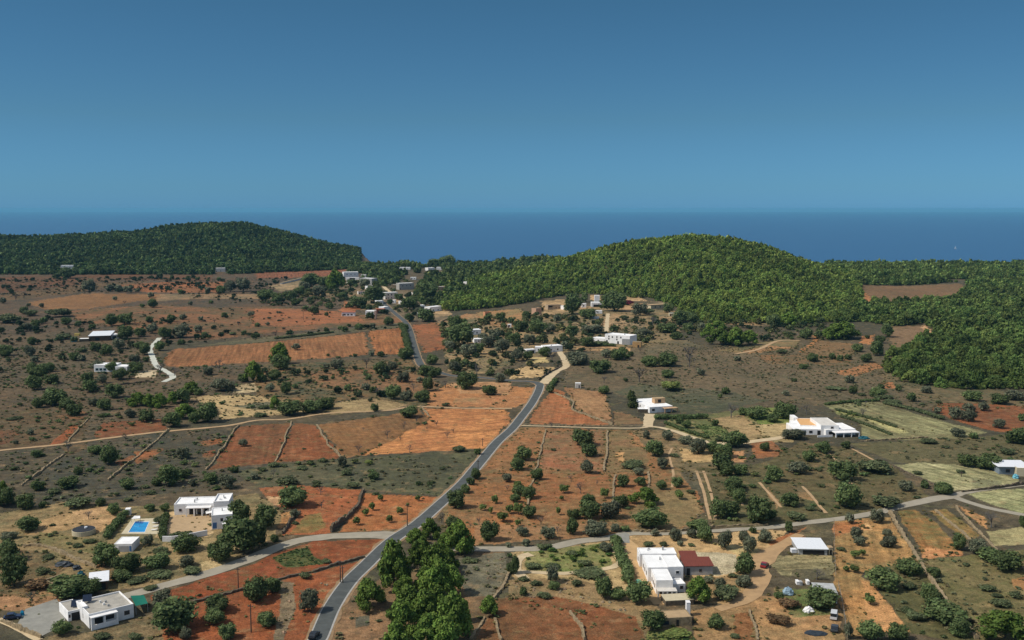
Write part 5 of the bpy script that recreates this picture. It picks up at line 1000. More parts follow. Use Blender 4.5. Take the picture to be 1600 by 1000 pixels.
b, f = simple('village_house', 'white gabled house among pines right of the village', (666, 465.5), (681, 465), 8, 4.2, roof=TILE, nw=2)
b, f = simple('village_house', 'white house with a stone terrace below the gabled one', (672, 487.5), (690, 485.5), 8, 5.0, nw=2, lm='the white house by the stone terraces')
b, f = simple('village_house', 'white and red house with a tiled lean-to above the furrowed field', (571, 494.5), (585, 494.5), 9, 5.5, nw=2, lm='the white and red house'); f = block(b, (585.2, 498), (587.5, 498), 6, 8, wall=mat('pink render', C(214, 176, 156), .9, .2, .6), par=.2); f = block(b, (588, 490), (600, 490), 8, 4.5, wall=TILE, roof=TILE, par=0, over=.5); opening(b, f, 'f', 1, f.W - 1, 0, 2.6, 'door_or_shade_panel'); f = block(b, (600.2, 488), (607.5, 487), 7, 5.5, par=.3)
b, f = simple('village_house', 'long low white building with dark openings left of the red house', (534, 494), (554, 494), 7, 3.8, roof=TILE, nw=3, ww=2.0, z0=.8, par=0, lm='the long low village building')
simple('village_house', 'small tan house behind dark round trees in the village', (560, 460), (576, 459.5), 7, 3.6, wall=OFFW, roof=TILE, nw=2)
simple('village_house', 'small white cube high on the path by the pines', (724, 444.5), (729, 444.5), 5, 4, nw=1, door_or_shade_panel=False, cat='hut')
simple('village_house', 'two tier tan house among the pines above the saddle lane', (681, 454), (696, 453.5), 7, 5, wall=mat('tan render', C(190, 162, 132), .9, .2, .6), nw=2)
simple('village_house', 'white house alone on the ridge before the sea', (849, 413), (870, 412), 9, 4.6, nw=3, lm='the lone ridge house')
simple('farm_building', 'white farm building below the wooded headland', (95, 420), (114, 419.5), 10, 5.5, nw=2, lm='the white farm under the headland')
simple('farm_building', 'square white building at the edge of the headland wood', (337, 425), (352, 425), 10, 6.5, wall=OFFW, nw=1, lm='the square white building')
simple('wall_shelter', 'low white roadside ruin left of the village', (441, 444), (474, 436), 3, 2.2, wall=OFFW, roof=STONE, nw=0, door_or_shade_panel=False, cat='ruin', par=0)
for (fl, fr, lb) in (((366, 448), (372, 448), 'left'), ((376, 447.5), (384, 447), 'right')): simple('village_house', f'tiny {lb} white cube of a pair in the far red fields', fl, fr, 6, 3.5, nw=1, door_or_shade_panel=False, cat='hut')
simple('village_house', 'pink walled house against the pines at the village edge', (700, 471), (710, 470), 7, 4.5, wall=mat('pink wash', C(214, 176, 156), .9, .2, .6), roof=TILE, nw=1)
simple('terraced_house', 'narrow pinkish stone ruin at the left of the hillside terraces', (837.5, 492), (846, 491), 6, 6.5, wall=mat('pinkish stone', C(206, 166, 138), .95, .3, 1), roof=STONE, nw=1, cat='ruin')
simple('outbuilding', 'low white annexe below the white villa at the hill foot', (927, 490), (941, 490), 5, 3.0, nw=1, cat='outbuilding')
simple('outbuilding', 'small cream store on the terrace right of the hill foot trees', (1046, 494), (1054, 494), 5, 3.0, wall=CREAM, nw=1, cat='outbuilding')
simple('village_house', 'small white house with a flat roof by the lowest village pines', (655, 483), (664, 482.5), 7, 4.0, nw=2)
simple('village_house', 'small white house left of the orange walled building', (590, 476), (599, 475.5), 7, 4.2, nw=2)
simple('village_house', 'cream cottage beneath the pale block on the slope', (646, 462), (656, 461.5), 7, 3.8, wall=OFFW, roof=TILE, nw=2)
simple('village_house', 'small tan house between pines above the two tier house', (678, 443), (687, 442.5), 6, 3.6, wall=CREAM, roof=TILE, nw=1)
simple('village_house', 'small white house on the bare slope under the saddle', (641, 437), (650, 437), 6, 3.6, nw=2)
simple('village_house', 'tiny white house between the arched house and the lane bend', (611, 474), (618, 474), 6, 3.6, nw=1)
simple('outbuilding', 'pale stone store alone among village almond trees', (505, 471), (512, 471), 5, 3.2, wall=OFFW, roof=STONE, nw=1, cat='outbuilding')
simple('outbuilding', 'whitish roadside store beneath the grey utility pole', (652, 494), (660, 494), 5, 3.4, nw=1, cat='outbuilding')
simple('village_house', 'small white house hidden beside the stone coloured hillside house', (881, 484), (889, 483.5), 6, 4.0, nw=1)
simple('hut', 'tiny white hut among the scattered garden trees', (793, 512), (799, 512), 4, 3.0, nw=1, cat='hut')
simple('hut', 'orange walled hut on the earth bank at the forest edge', (758, 494), (768, 493.5), 5, 4.0, wall=mat('orange wash', C(206, 148, 108), .9, .2, .6), roof=TILE, nw=1, cat='hut')
simple('wall_shelter', 'low white garden wall shelter under the hill foot villa', (922, 498), (936, 498), 2, 2.0, nw=0, door_or_shade_panel=False, cat='shelter', par=.1)
simple('village_house', 'white terrace house just below the large village house', (544, 442.5), (556, 442), 6, 4.5, nw=2)
simple('village_house', 'white cottage on the lane left of the unfinished block', (574, 452), (583, 451.5), 6, 4.2, nw=2)
# left plain
b = Bld('barn', 'broad barn with a pale metal roof among dark bushes', 'barn', (160, 531), lm='the metal roofed barn'); f = block(b, (139, 533), (172, 532), (145, 526.5), 4.0, wall=mat('brown block', C(104, 84, 66), .95, .3, 1), roof=METALW, par=0, over=.6, pent=.6); opening(b, f, 'f', f.W * .3, f.W * .5, 0, 2.6, 'door_or_shade_panel'); f = block(b, (173, 530), (186, 529), 9, 3.6, par=.2); opening(b, f, 'f', f.W * .2, f.W * .7, 0, 2.4, 'door_or_shade_panel'); f = block(b, (124, 534), (138.5, 533.6), 5, 2.2, wall=STONED, par=0)
b = Bld('farmhouse', 'low white farmhouse with turquoise shutters behind garden trees', 'house', (165, 581), lm='the farmhouse with turquoise shutters'); f = block(b, (147, 581), (180, 581), 10, 4.6, par=.3); windows(b, f, 3, .8, 2.4, 2.0, m=BLUEW, u0=.05, u1=.6); f = block(b, (180.2, 582), (199, 582), 9, 4.0, par=.3); windows(b, f, 2, 1, 2.2, 1)
# right edge
b = Bld('bungalow', 'pale bungalow with a white metal roof at the right edge', 'house', (1570, 740), lm='the bungalow with the white metal roof'); f = block(b, (1561, 741), (1606, 742), 8, 3.2, wall=mat('blue grey render', C(128, 140, 150), .9, .2, .6), roof=METALW, par=0, over=.8, pent=.4); windows(b, f, 2, .8, 2.1, 1.6); opening(b, f, 'f', f.W * .6, f.W * .68, 0, 2.1, 'door_or_shade_panel', BLUEW); f = block(b, (1588, 744), (1612, 745), 4, 3.4, wall=CREAM, par=.2)
b = Bld('greenhouse', 'long low white roofed shed beside the dirt lane', 'shed', (1268, 867), lm='the long white roofed shed'); f = block(b, (1247.5, 866.5), (1292.5, 868), (1242.5, 849.5), 1.9, wall=GREYR, roof=METALW, par=0, over=.35); opening(b, f, 'f', f.W * .15, f.W * .9, .1, 1.5, 'door_or_shade_panel')
b = Bld('shed', 'weathered grey roofed shed behind a broad bush', 'shed', (1290, 940), lm='the weathered grey shed'); f = block(b, (1275, 941), (1308, 943), (1271, 924), 2.4, wall=METALW, roof=METALG, par=0, over=.2); opening(b, f, 'f', 1, 2.6, 0, 2, 'door_or_shade_panel')
b = Bld('hut', 'small tan plastered hut beside the white roofed shed', 'hut', (1298, 866)); f = block(b, (1295, 867), (1301, 867), 1.8, 2.2, wall=CREAM, roof=TERR, par=0, over=.1); opening(b, f, 'f', .3, .9, 0, 1.6, 'door_or_shade_panel')
b = Bld('hut', 'isolated little white hut beside the red field', 'hut', (903, 605), lm='the little white field hut'); f = block(b, (899, 606.5), (907.5, 606.5), 2.6, 2.8, wall=OFFW, par=0, over=.05); opening(b, f, 'f', 1.9, 2.5, 0, 1.8, 'door_or_shade_panel')

# ------------------------------------------------------------------ around the houses
def onto(px, py, z): x, y = at_z(px, py, z); return float(x), float(y)
pb = FH[0]
for (px, py, z, lb) in ((136.5, 938.5, 3.75, 'dark solar panel on the main roof of the white farmhouse'), (118.5, 946.5, 2.5, 'dark solar panel on the lower wing of the white farmhouse')):
    zz = pb.o[2] + z; x, y = onto(px, py, zz); r = link(bpy.data.objects.new('solar_panel', None)); r.location = (x, y, zz - .2); r.rotation_euler = (0, 0, .3); tag(r, lb, 'solar panel', 'solar panels on the farmhouse')
    m = MB(); m.hexa([(-1.1, -1), (1.1, -1), (1.1, 1), (-1.1, 1)], .35, [.42, .42, 1.5, 1.5]); m.v[2] = (1.1, 1, 1.43); m.v[3] = (-1.1, 1, 1.43); m.build('panel', mat('solar glass', (.012, .02, .04), .2, spec=.5), r)
    for u in (-1, 1):
        for v, h in ((-.9, .4), (.9, 1.35)): q = MB(); q.cyl(u * .95, v, 0, h, .04, n=6); q.build('leg', METALG, r)
def canopy(name, label, cat, pts, z, m, thick=.05, sag=.25, post=METALG):
    w = wpoly(pts) if z is None else np.array([onto(*p, zz) for p, zz in zip(pts, z)]); c = w.mean(0); g = gz(*c); r = link(bpy.data.objects.new(name, None)); r.location = (*c, g); tag(r, label, cat)
    w = w - c; hz = np.array(z) - g; n = 6; V, F = [], []
    for i in range(n + 1):
        for j in range(n + 1):
            a, b2 = i / n, j / n; k = [(1 - a) * (1 - b2), a * (1 - b2), a * b2, (1 - a) * b2]; p = sum(k[q] * w[q] for q in range(4)); V.append((*p, sum(k[q] * hz[q] for q in range(4)) - sag * 16 * a * (1 - a) * b2 * (1 - b2) * .6))
    F = [(i * (n + 1) + j, (i + 1) * (n + 1) + j, (i + 1) * (n + 1) + j + 1, i * (n + 1) + j + 1) for i in range(n) for j in range(n)]
    mb = MB(); mb.poly(V, F); o = mb.build('fabric', m, r); s = o.modifiers.new('thickness', 'SOLIDIFY'); s.thickness = thick
    for q in range(4): c2 = MB(); c2.cyl(w[q][0] * .97, w[q][1] * .97, -.2, hz[q], .06, n=6); c2.build('post', post, r)
    return r
canopy('shade_canopy', 'dark green shade cloth on posts beside the white farmhouse', 'canopy', [(204, 931), (225, 930), (231, 943), (212, 947)], [3.0, 2.8, 2.5, 2.6], mat('green shade cloth', C(16, 112, 92), .8, .2, 2))
canopy('sun_sail', 'white sun sail at the pool villa terrace corner', 'sun sail', [(321, 799), (331, 793), (331, 801), (322, 803)], [2.2, 2.6, 2.4, 2.0], WHITE)
canopy('sun_sail', 'white awning beside the swimming pool', 'sun sail', [(205, 811), (210, 806), (219, 806), (219, 810)], [1.6, 2.2, 2.2, 1.7], WHITE)
# swimming pool
w = wpoly([(200.7, 833), (226, 832.4), (233, 816), (211, 816)]); dk = wpoly([(189.5, 835.5), (248, 835), (251, 809.6), (206, 812)]); c = w.mean(0); g = gz(*c) + .1
r = link(bpy.data.objects.new('swimming_pool', None)); r.location = (*c, g); tag(r, 'blue swimming pool in a cream paved deck below the pool villa', 'swimming pool'); LANDMARKS.append((217, 824, 'the blue swimming pool'))
def ring(outer, inner, z0, z1):
    mb = MB(); n = 4; o_, i_ = outer - c, inner - c
    mb.poly([(*p, z1) for p in o_] + [(*p, z1) for p in i_] + [(*p, z0) for p in o_] + [(*p, z0 - .3) for p in i_], [(k, (k + 1) % n, n + (k + 1) % n, n + k) for k in range(n)] + [(2 * n + k, 2 * n + (k + 1) % n, (k + 1) % n, k) for k in range(n)] + [(n + k, n + (k + 1) % n, 3 * n + (k + 1) % n, 3 * n + k) for k in range(n)]); return mb
ring(dk, w, -.5, .12).build('deck', CREAM, r); cen = w.mean(0); ring((w - cen) * 1.05 + cen, (w - cen) * .995 + cen, 0, .16).build('coping', WHITE, r)
mb = MB(); mb.poly([(*(p - c), .02) for p in w], [(0, 1, 2, 3)]); wm = mat('pool water', C(24, 160, 215), .12, .25, .5, C(14, 125, 190), spec=.5); mb.build('water', wm, r)
mb = MB(); q = [w[3] + (w[2] - w[3]) * a + (w[0] - w[3]) * bb_ for a, bb_ in ((.05, .02), (.62, .02), (.62, .14), (.05, .14))]; mb.poly([(*(p - c), .035) for p in q], [(0, 1, 2, 3)]); mb.build('steps', mat('deep water', C(12, 70, 140), .2), r)
for i, (px, py) in enumerate(((242.5, 819), (243.5, 824.5), (241, 830))):
    x, y = at1(px, py); r = link(bpy.data.objects.new('sun_lounger', None)); r.location = (x, y, gz(x, y) + .22); r.rotation_euler = (0, 0, .1); tag(r, ['white sun lounger farthest from the deck corner post by the pool', 'white middle sun lounger of three by the pool', 'white sun lounger nearest the front edge of the pool deck'][i], 'sun lounger', 'sun loungers by the pool')
    m = MB(); m.box(-.95, .3, -.33, .33, .25, .36); m.build('seat', WHITE, r); m = MB(); m.hexa([(.3, -.33), (1.0, -.33), (1.0, .33), (.3, .33)], .25, [.36, .75, .75, .36]); m.build('backrest', WHITE, r)
    for u in (-.85, .8):
        for v in (-.28, .28): m = MB(); m.cyl(u, v, 0, .25, .03, n=5); m.build('leg', METALG, r)
# round water tank
x, y = at1(131, 833.5); r = link(bpy.data.objects.new('water_tank', None)); r.location = (x, y, gz(x, y)); tag(r, 'round tan masonry water tank with a dark cover', 'water tank'); LANDMARKS.append((131, 832, 'the round water tank'))
m = MB(); m.cyl(0, 0, -.4, 1.5, 3.6, n=36); m.build('wall', CREAM, r, .05); m = MB(); m.cyl(0, 0, 1.503, 1.6, 3.45, n=36); cv = m.build('cover', mat('black sheet', (.03, .03, .034), .6, .3, 1), r); m = MB(); m.cyl(.4, .8, 1.6, 2.0, .5, n=10); m.build('hatch', METALW, cv)
# cars
GLS = mat('car glass', (.02, .025, .03), .1, spec=.6)
def car(px, py, toward, label, paint, group=None, L=4.2, van=False, cat='car'):
    x, y = at1(px, py); x2, y2 = at1(*toward); a = math.atan2(y2 - y, x2 - x); r = link(bpy.data.objects.new('parked_car' if not van else 'parked_van', None)); r.location = (x, y, gz(x, y) + .07); r.rotation_euler = (0, 0, a); tag(r, label, cat, group)
    h = L / 2; W = .86; prof = [(-h, .35), (-h, .85), (-h * .55, .95), (h * .45, .95), (h * .92, .78), (h, .6), (h, .35)] if not van else [(-h, .35), (-h, 1.1), (h * .6, 1.1), (h * .95, .9), (h, .6), (h, .35)]
    cab = [(-h * .85, .95), (-h * .6, 1.45), (h * .12, 1.45), (h * .45, .95)] if not van else [(-h, 1.1), (-h * .98, 1.95), (h * .45, 1.95), (h * .75, 1.1)]
    m = MB(); n = len(prof); m.poly([(p, -W, z) for p, z in prof] + [(p, W, z) for p, z in prof], [tuple(range(n)), tuple(range(n, 2 * n))[::-1]] + [(i, n + i, n + (i + 1) % n, (i + 1) % n) for i in range(n)]); pm = mat('car paint', paint, .3, spec=.5, metal=.1); m.build('body', pm, r, .08)
    m = MB(); k = 4; m.poly([(p, -W * .92, z) for p, z in cab] + [(p, W * .92, z) for p, z in cab], [tuple(range(k)), tuple(range(k, 2 * k))[::-1]] + [(i, k + i, k + (i + 1) % k, (i + 1) % k) for i in range(k)]); m.build('windows', GLS, r, .03)
    m = MB(); m.hexa([(cab[1][0], -W * .9), (cab[2][0], -W * .9), (cab[2][0], W * .9), (cab[1][0], W * .9)], cab[1][1] + .003, cab[1][1] + .05); m.build('roof', pm, r, .02)
    for u in (-h * .6, h * .62):
        for v in (-W, W): m = MB(); m.tube((u, v - .1, .32), (u, v + .1, .32), .32, n=14); w_ = m.build('wheel', BLACK, r); m = MB(); m.tube((u, v - .11, .32), (u, v + .11, .32), .17, n=10); m.build('rim', METALG, w_)
    return r
car(20, 967, (60, 962), 'dark blue car parked at the edge of the concrete yard', (.02, .035, .08))
car(491, 996, (500, 985), 'dark car driving on the asphalt road at the bottom edge', (.015, .015, .018))
car(1194.5, 886, (1200, 880), 'small red car parked where the dirt lanes meet', (.30, .03, .03), L=3.6)
car(1303, 966, (1306, 950), 'white van parked by the weathered grey shed', (.6, .6, .6), van=True, cat='van'); car(1304, 985, (1306, 970), 'dark grey car parked below the white van', (.05, .055, .06))
car(1062, 884, (1070, 884), 'dark grey car behind the long white house', (.04, .04, .045), L=3.4) if False else None
# covered heaps, tents and tanks
def heap(name, label, cat, px, py, wpx, hpx, m, seed=1, flat=1.0):
    x, y = at1(px, py); s = FPX / (y * CP + CZ * SP); W, H = wpx / s, hpx / s; g = np.random.default_rng(seed); n = 14; V, F = [], []
    for i in range(7):
        for j in range(n):
            t = i / 6; a = j / n * 6.283; rr = (1 - t ** 2) ** .5 if t < 1 else 0; q = 1 + .16 * g.standard_normal(); V.append((W / 2 * rr * math.cos(a) * q, W / 2 * flat * rr * math.sin(a) * q, H * t * (1 + .1 * g.standard_normal()) - .05))
    F = [(i * n + j, i * n + (j + 1) % n, (i + 1) * n + (j + 1) % n, (i + 1) * n + j) for i in range(6) for j in range(n)]
    mb = MB(); mb.poly(V, F); o = mb.build(name, m); o.location = (x, y, gz(x, y)); return tag(o, label, cat)
TARPD = mat('dark tarpaulin', (.035, .045, .055), .5, .4, 1.5); TARPT = mat('teal tarpaulin', C(30, 92, 104), .6, .3, 1.5); TARPB = mat('pale blue tarpaulin', C(164, 190, 205), .5, .35, .8)
heap('tarp_heap', 'large dark tarpaulin heap beside the old field wall', 'tarpaulin', 101, 884, 28, 8, TARPD, 3, .5); heap('tarp_heap', 'small dark covered pile beside the large tarpaulin heap', 'tarpaulin', 120, 889, 13, 7, TARPD, 4); heap('tarp_heap', 'small teal covered pile behind the metal roofed shed', 'tarpaulin', 126, 900, 12, 8, TARPT, 5)
heap('boat_cover', 'turquoise covered boat beside the dark blue car', 'covered boat', 35, 962, 7, 9, mat('turquoise cover', C(20, 130, 165), .5), 6, .6)
heap('tarp_tent', 'pale blue dome tent beside the dirt lane', 'tent', 1230.5, 929, 20, 13, TARPB, 7, .7); heap('tarp_heap', 'white covered pile in front of the weathered shed', 'tarpaulin', 1263, 956, 16, 9, WHITE, 8, .7); heap('tarp_heap', 'flat dark oval tarpaulin on the dirt yard', 'tarpaulin', 1274, 990, 36, 3, TARPD, 9, .6)
heap('tarp_heap', 'low teal covered water basin beside the sprawling white villa', 'basin cover', 1350, 685, 17, 4, TARPT, 10, .8); heap('tarp_heap', 'turquoise cover in front of the right edge bungalow', 'tarpaulin', 1587, 747, 9, 7, mat('turquoise sheet', C(110, 175, 190), .5), 11); heap('tarp_heap', 'small pale green cover behind the round dark tree', 'tarpaulin', 998, 910, 10, 5, mat('pale green cover', C(130, 190, 160), .6), 12)
def crate(label, px, py, wpx, h, m, cat='box', name='storage_box', d=1.6):
    b = Bld(name, label, cat, (px, py)); f = Frame(b, (px - wpx / 2, py), (px + wpx / 2, py), d); q = MB(); f.box(q, 0, f.W, 0, d, -.2, h); b.part('container', q, m, bevel=.04); q = MB(); f.box(q, -.05, f.W + .05, -.05, d + .05, h + .003, h + .1); b.part('lid', q, m)
crate('white water cistern box on the tan stone shed terrace', 1075.5, 963, 6, 3.6, WHITE, 'cistern', 'cistern'); crate('white box nearest the tent beside the dirt lane', 1247, 914, 4, .9, WHITE); crate('grey crate between two white boxes', 1252, 915, 4, .9, GREYR); crate('white box closest to the weathered shed', 1263, 914, 4, 1.0, WHITE); crate('white box at the corner of the white roofed shed', 1241, 864, 8, 1.0, METALW)
crate('yellow container in the scrub left of the barn', 120, 524.5, 8, 1.8, mat('yellow paint', C(196, 172, 96), .7), 'container', 'container', 2.2); crate('teal container in the scrub left of the barn', 115, 534, 8, 3.4, BLUEW, 'container', 'container', 2.2); crate('small white box among bushes by the white path', 281, 516, 4, 2.2, WHITE, 'box', 'storage_box', 2.2)
# sail boat far out
x, y = at_z(1493, 389, SEA_Z); r = link(bpy.data.objects.new('sailing_boat', None)); r.location = (float(x), float(y), SEA_Z); tag(r, 'tiny white sailing boat far out on the sea', 'sailing boat')
m = MB(); m.poly([(-5, -1.5, 1.4), (3, -1.6, 1.4), (7, 0, 1.7), (3, 1.6, 1.4), (-5, 1.5, 1.4), (-4, -1, -.2), (3, -1, -.2), (5.5, 0, -.2), (3, 1, -.2), (-4, 1, -.2)], [(0, 1, 2, 3, 4), (5, 6, 1, 0), (6, 7, 2, 1), (7, 8, 3, 2), (8, 9, 4, 3), (9, 5, 0, 4)]); m.build('hull', WHITE, r); m = MB(); m.cyl(.5, 0, 1.4, 16, .12, n=6); m.build('mast', METALG, r); m = MB(); m.poly([(.3, 0, 2.6), (.3, 0, 15.5), (-4.6, .5, 2.6), (.3, .06, 2.6), (.3, .06, 15.5), (-4.6, .56, 2.6)], [(0, 1, 2), (5, 4, 3), (0, 3, 4, 1), (1, 4, 5, 2), (2, 5, 3, 0)]); m.build('sail', WHITE, r)

# ------------------------------------------------------------------ walls, fences, hedges, poles
def wall_line(label, pts, h=1.0, w=0.7, m=STONE, name='stone_wall', jit=.75, seed=None):
    if jit: h *= .72 if h < 2 else .85; w *= .85
    p, nrm = frame_line(pts, 0.8); seed = int(pts[0][0] * 3 + pts[0][1]); g = np.random.default_rng(seed); n = len(p); V = []
    hh = h * (1 - jit * .5 + jit * g.random(n)); hh *= 0.25 + 1.3 * fbm(np.arange(n) / 11.0, np.zeros(n), seed, 3) if jit else 1
    for s, zz in ((-1, 0), (-1, 1), (1, 1), (1, 0)):
        o_ = (w / 2) * (1.15 - .3 * zz) * (1 + jit * (g.random(n) - .5)); c = p + nrm * (s * o_)[:, None] + (g.random((n, 2)) - .5) * jit * .35 + nrm * ((fbm(np.arange(n) / 14.0, np.ones(n), seed, 2) - .5) * (1.6 if jit else 0))[:, None]; V.append(np.stack([c[:, 0], c[:, 1], height(c[:, 0], c[:, 1]) - .3 + zz * (hh + .3)], 1))
    V = np.stack(V, 1).reshape(-1, 3); I = np.arange(n * 4).reshape(n, 4); F = [(I[i, k], I[i + 1, k], I[i + 1, k + 1], I[i, k + 1]) for i in range(n - 1) for k in range(3)] + [tuple(I[0]), tuple(I[-1][::-1])]
    mb = MB(); mb.poly(V, F); o = mb.build(name, m); return tag(o, label, 'wall', None, 'thing')
W_ = wall_line
W_('thin dry stone wall, lower left of the five below the dirt path', [(100, 710), (70, 732), (34, 760)]); W_('long dry stone wall crossing the dark field below the dirt path', [(265, 672), (222, 708), (170, 751)]); W_('dry stone wall between the dark field and the first red field', [(372, 665), (350, 698), (322, 735)], 1.1)
W_('dry stone wall between the two dark red fields', [(456, 659), (444, 690), (429, 722)]); W_('dry stone wall beside the widest dark red field', [(494, 664), (510, 690), (534, 716)]); W_('short stone wall at the corner of the bright orange field', [(656, 636), (664, 644), (671, 652)]); W_('stone wall above the dirt path by the red triangle', [(140, 652), (118, 676), (104, 692)], .8)
W_('high dark field wall dividing the two red fields by the crossroads', [(566, 767), (563, 790), (545, 808), (518, 832)], 2.2, .9, STONED); W_('dark stone wall running from the red field towards the road bend', [(295, 944), (375, 922), (437, 906), (510, 888), (571, 872)], 1.1, .9, STONED); W_('short dark wall beside the big round tree in the red field', [(466, 802), (456, 815), (444, 835)], 1.4, .8, STONED)
W_('winding pale stone wall across the red triangle field', [(867, 614), (894, 627), (895, 640), (920, 650), (957, 665)], 1.0, .9); W_('low pale wall along the drive to the ochre roofed cottage', [(818, 663.5), (900, 665.5), (1003, 666)], .7, .6); W_('stone wall through the upper orchard from the road field', [(854, 672), (838, 730), (822, 790)], .8, .8); W_('stone wall in the middle of the orchard', [(950, 672), (945, 737)], 1.0, 1.0)
W_('stone wall bending at the lower middle of the orchard', [(961, 742), (957, 782), (940, 790), (928, 786)], .8, .9); W_('short stone wall at the right of the orchard', [(1014, 737), (1014, 764)], .8, .9); W_('pale wall along the lane above the long white house', [(984, 830.5), (1050, 831), (1125, 823), (1200, 821)], 1.0, .6)
W_('pale wall beside the rocky patch under the pines', [(755, 965), (735, 999)], .9, .7); W_('pale wall next to the lowest pine tree', [(772, 967), (786, 1002)], .9, .7); W_('rubble wall along the right side of the rocky patch', [(797, 893), (786, 912), (774, 937)], .9, .9); W_('tan wall crossing the red field at the bottom edge', [(889, 957), (902, 977), (914, 1001)], 1.0, .8)
W_('long rubble wall between the orange plots and the dark scrub', [(1390, 802), (1420, 850), (1450, 895), (1482, 942), (1524, 999)], 1.1, 1.2); W_('stone wall between the two narrow orange plots', [(1462, 798), (1490, 822), (1516, 844)], .9, .9); W_('stone wall from the lane fork down to the right edge', [(1492, 792), (1530, 830), (1562, 864), (1605, 897)], .9, .9)
W_('dark wall above the pale field at the lane fork', [(1395, 728), (1437, 748), (1476, 764)], 1.2, .9, STONED); W_('dark wall between the two pale fields at the right edge', [(1502, 769), (1550, 764), (1600, 757)], 1.2, .8, STONED); W_('curved old wall below the round water tank', [(34, 854), (62, 854), (100, 868), (150, 888)], 1.0, .8); W_('pale wall at the front of the concrete yard', [(2, 971), (30, 983), (64, 998)], 1.2, .6)
W_('dark retaining wall along the pale track to the white house', [(841, 594), (858, 583), (876, 574)], 1.6, .8, STONED); W_('white retaining wall in front of the tan terrace', [(254, 846), (274, 845.5), (299, 841), (324, 836)], 1.7, .4, WHITE, 'retaining_wall', 0); W_('dark field edge wall below the turquoise shuttered farmhouse', [(150, 606), (200, 600), (240, 596)], 1.0, .8, STONED)
W_('tan terrace wall under the white house atop the track', [(808, 557), (848, 558.5)], 1.2, .7); W_('tan garden wall in front of the tall white house', [(905, 545), (935, 545), (965, 545.5)], 1.0, .8); W_('long tan terrace wall under the hill foot houses', [(985, 497.5), (1035, 498), (1064, 499)], 1.5, 1.0); W_('upper stone terrace right of the village', [(684, 505), (698, 500), (710, 496)], 1.8, 1.0); W_('stone terrace beside the village road field', [(683, 503), (694, 510), (700, 517)], 2.0, 1.0); W_('tan terrace wall on the slope above the hill foot villa', [(945, 464), (980, 463), (1000, 466)], 2.0, 1.0)
W_('grey wall behind the garden with the dark solid bush', [(1345, 690), (1400, 687), (1450, 684)], .8, .6); W_('rubble wall along the terrace under the wheel tracks', [(1150, 735), (1120, 741), (1086, 738)], .8, .8); W_('tan wall at the bottom right plots', [(1172, 955), (1180, 985), (1184, 1002)], .9, .7)
W_('pale terrace wall above the orange track at the hill foot', [(1092, 499), (1140, 501), (1198, 504)], 1.2, 1.0); W_('pinkish terrace wall left of the hillside houses', [(832, 497), (850, 495), (884, 493)], 2.2, 1.2); W_('tan terrace wall behind the magenta bush', [(1000, 472), (1030, 473), (1052, 475)], 2.0, 1.0); W_('lower tan terrace wall between the two hill foot tracks', [(886, 508), (915, 508), (940, 509)], 1.6, 1.0); W_('tan terrace wall right of the pale village track', [(956, 506), (985, 507), (1010, 509)], 1.6, 1.0); W_('orange earth bank above the long low white cottage', [(735, 507), (760, 502), (790, 503)], 1.6, 1.2); W_('tan terrace wall among the village pines', [(682, 473.5), (692, 472), (702, 471)], 2.0, 1.0)
def fence(label, pts, h=1.5, gap=3.5):
    p, nrm = frame_line(pts, gap); x, y = p[0]; r = link(bpy.data.objects.new('wire_fence', None)); r.location = (x, y, gz(x, y)); tag(r, label, 'fence'); o_ = r.location
    for q in p: m = MB(); m.cyl(q[0] - o_.x, q[1] - o_.y, gz(*q) - o_.z - .2, gz(*q) - o_.z + h, .07, n=6); m.build('post', STONE, r)
    for k in (.4, .8, 1.2):
        m = MB()
        for a, b2 in zip(p[:-1], p[1:]): m.tube((a[0] - o_.x, a[1] - o_.y, gz(*a) - o_.z + k), (b2[0] - o_.x, b2[1] - o_.y, gz(*b2) - o_.z + k), .02, n=3)
        m.build('wire', METALG, r)
fence('wire fence on posts beside the tan allotment', [(1303, 818), (1304, 860), (1306, 905)]); fence('wire fence of pale posts between allotment and yard', [(1310, 915), (1318, 955), (1324, 1000)])
def hedge(label, pts, w, h, kind='d', seed=1):
    p, _ = frame_line(pts, w * .45); g = np.random.default_rng(seed); x0, y0 = p.mean(0); z0 = gz(x0, y0); V, F, T, off = [], [], [], 0; base = TINT[kind]
    L = [(q[0] - x0 + g.normal(0, w * .12), q[1] - y0 + g.normal(0, w * .12), gz(*q) - z0 + h * (.45 + .2 * g.random()), w * (.36 + .2 * g.random())) for q in p]
    for l in L: v = CSV * l[3] * .85 * [1, 1, h / w] * (1 + .12 * g.standard_normal((len(CSV), 1))) + l[:3]; V.append(v); F.append(CSF + off); off += len(v); T.append(np.tile(base * .65, (len(v), 1)))
    L = np.array(L); n = len(L) * 90; li = g.integers(0, len(L), n); D = g.standard_normal((n, 3)); D[:, 2] += .3; D /= np.linalg.norm(D, axis=1)[:, None]; P = L[li, :3] + D * L[li, 3:4] * [1, 1, h / w] * (.85 + .35 * g.random((n, 1))); N = D + .5 * g.standard_normal((n, 3)); U = np.cross(N, g.standard_normal((n, 3))); U /= np.linalg.norm(U, axis=1)[:, None]; Wv = np.cross(N, U); Wv /= np.linalg.norm(Wv, axis=1)[:, None]
    s = .22 * (.6 + .8 * g.random((n, 1))); U, Wv = U * s, Wv * s * .8; q = np.stack([P - U - Wv, P + U - Wv, P + U + Wv, P - U + Wv], 1).reshape(-1, 3); V.append(q); F.append(np.arange(4 * n).reshape(n, 4) + off); T.append(np.repeat(base[None] * (.6 + .8 * g.random((n, 1))), 4, 0))
    o = link(bpy.data.objects.new('hedge', foliage_mesh('hedge', np.vstack(V), np.vstack(F), np.vstack(T)))); o.location = (x0, y0, z0); return tag(o, label, 'hedge')
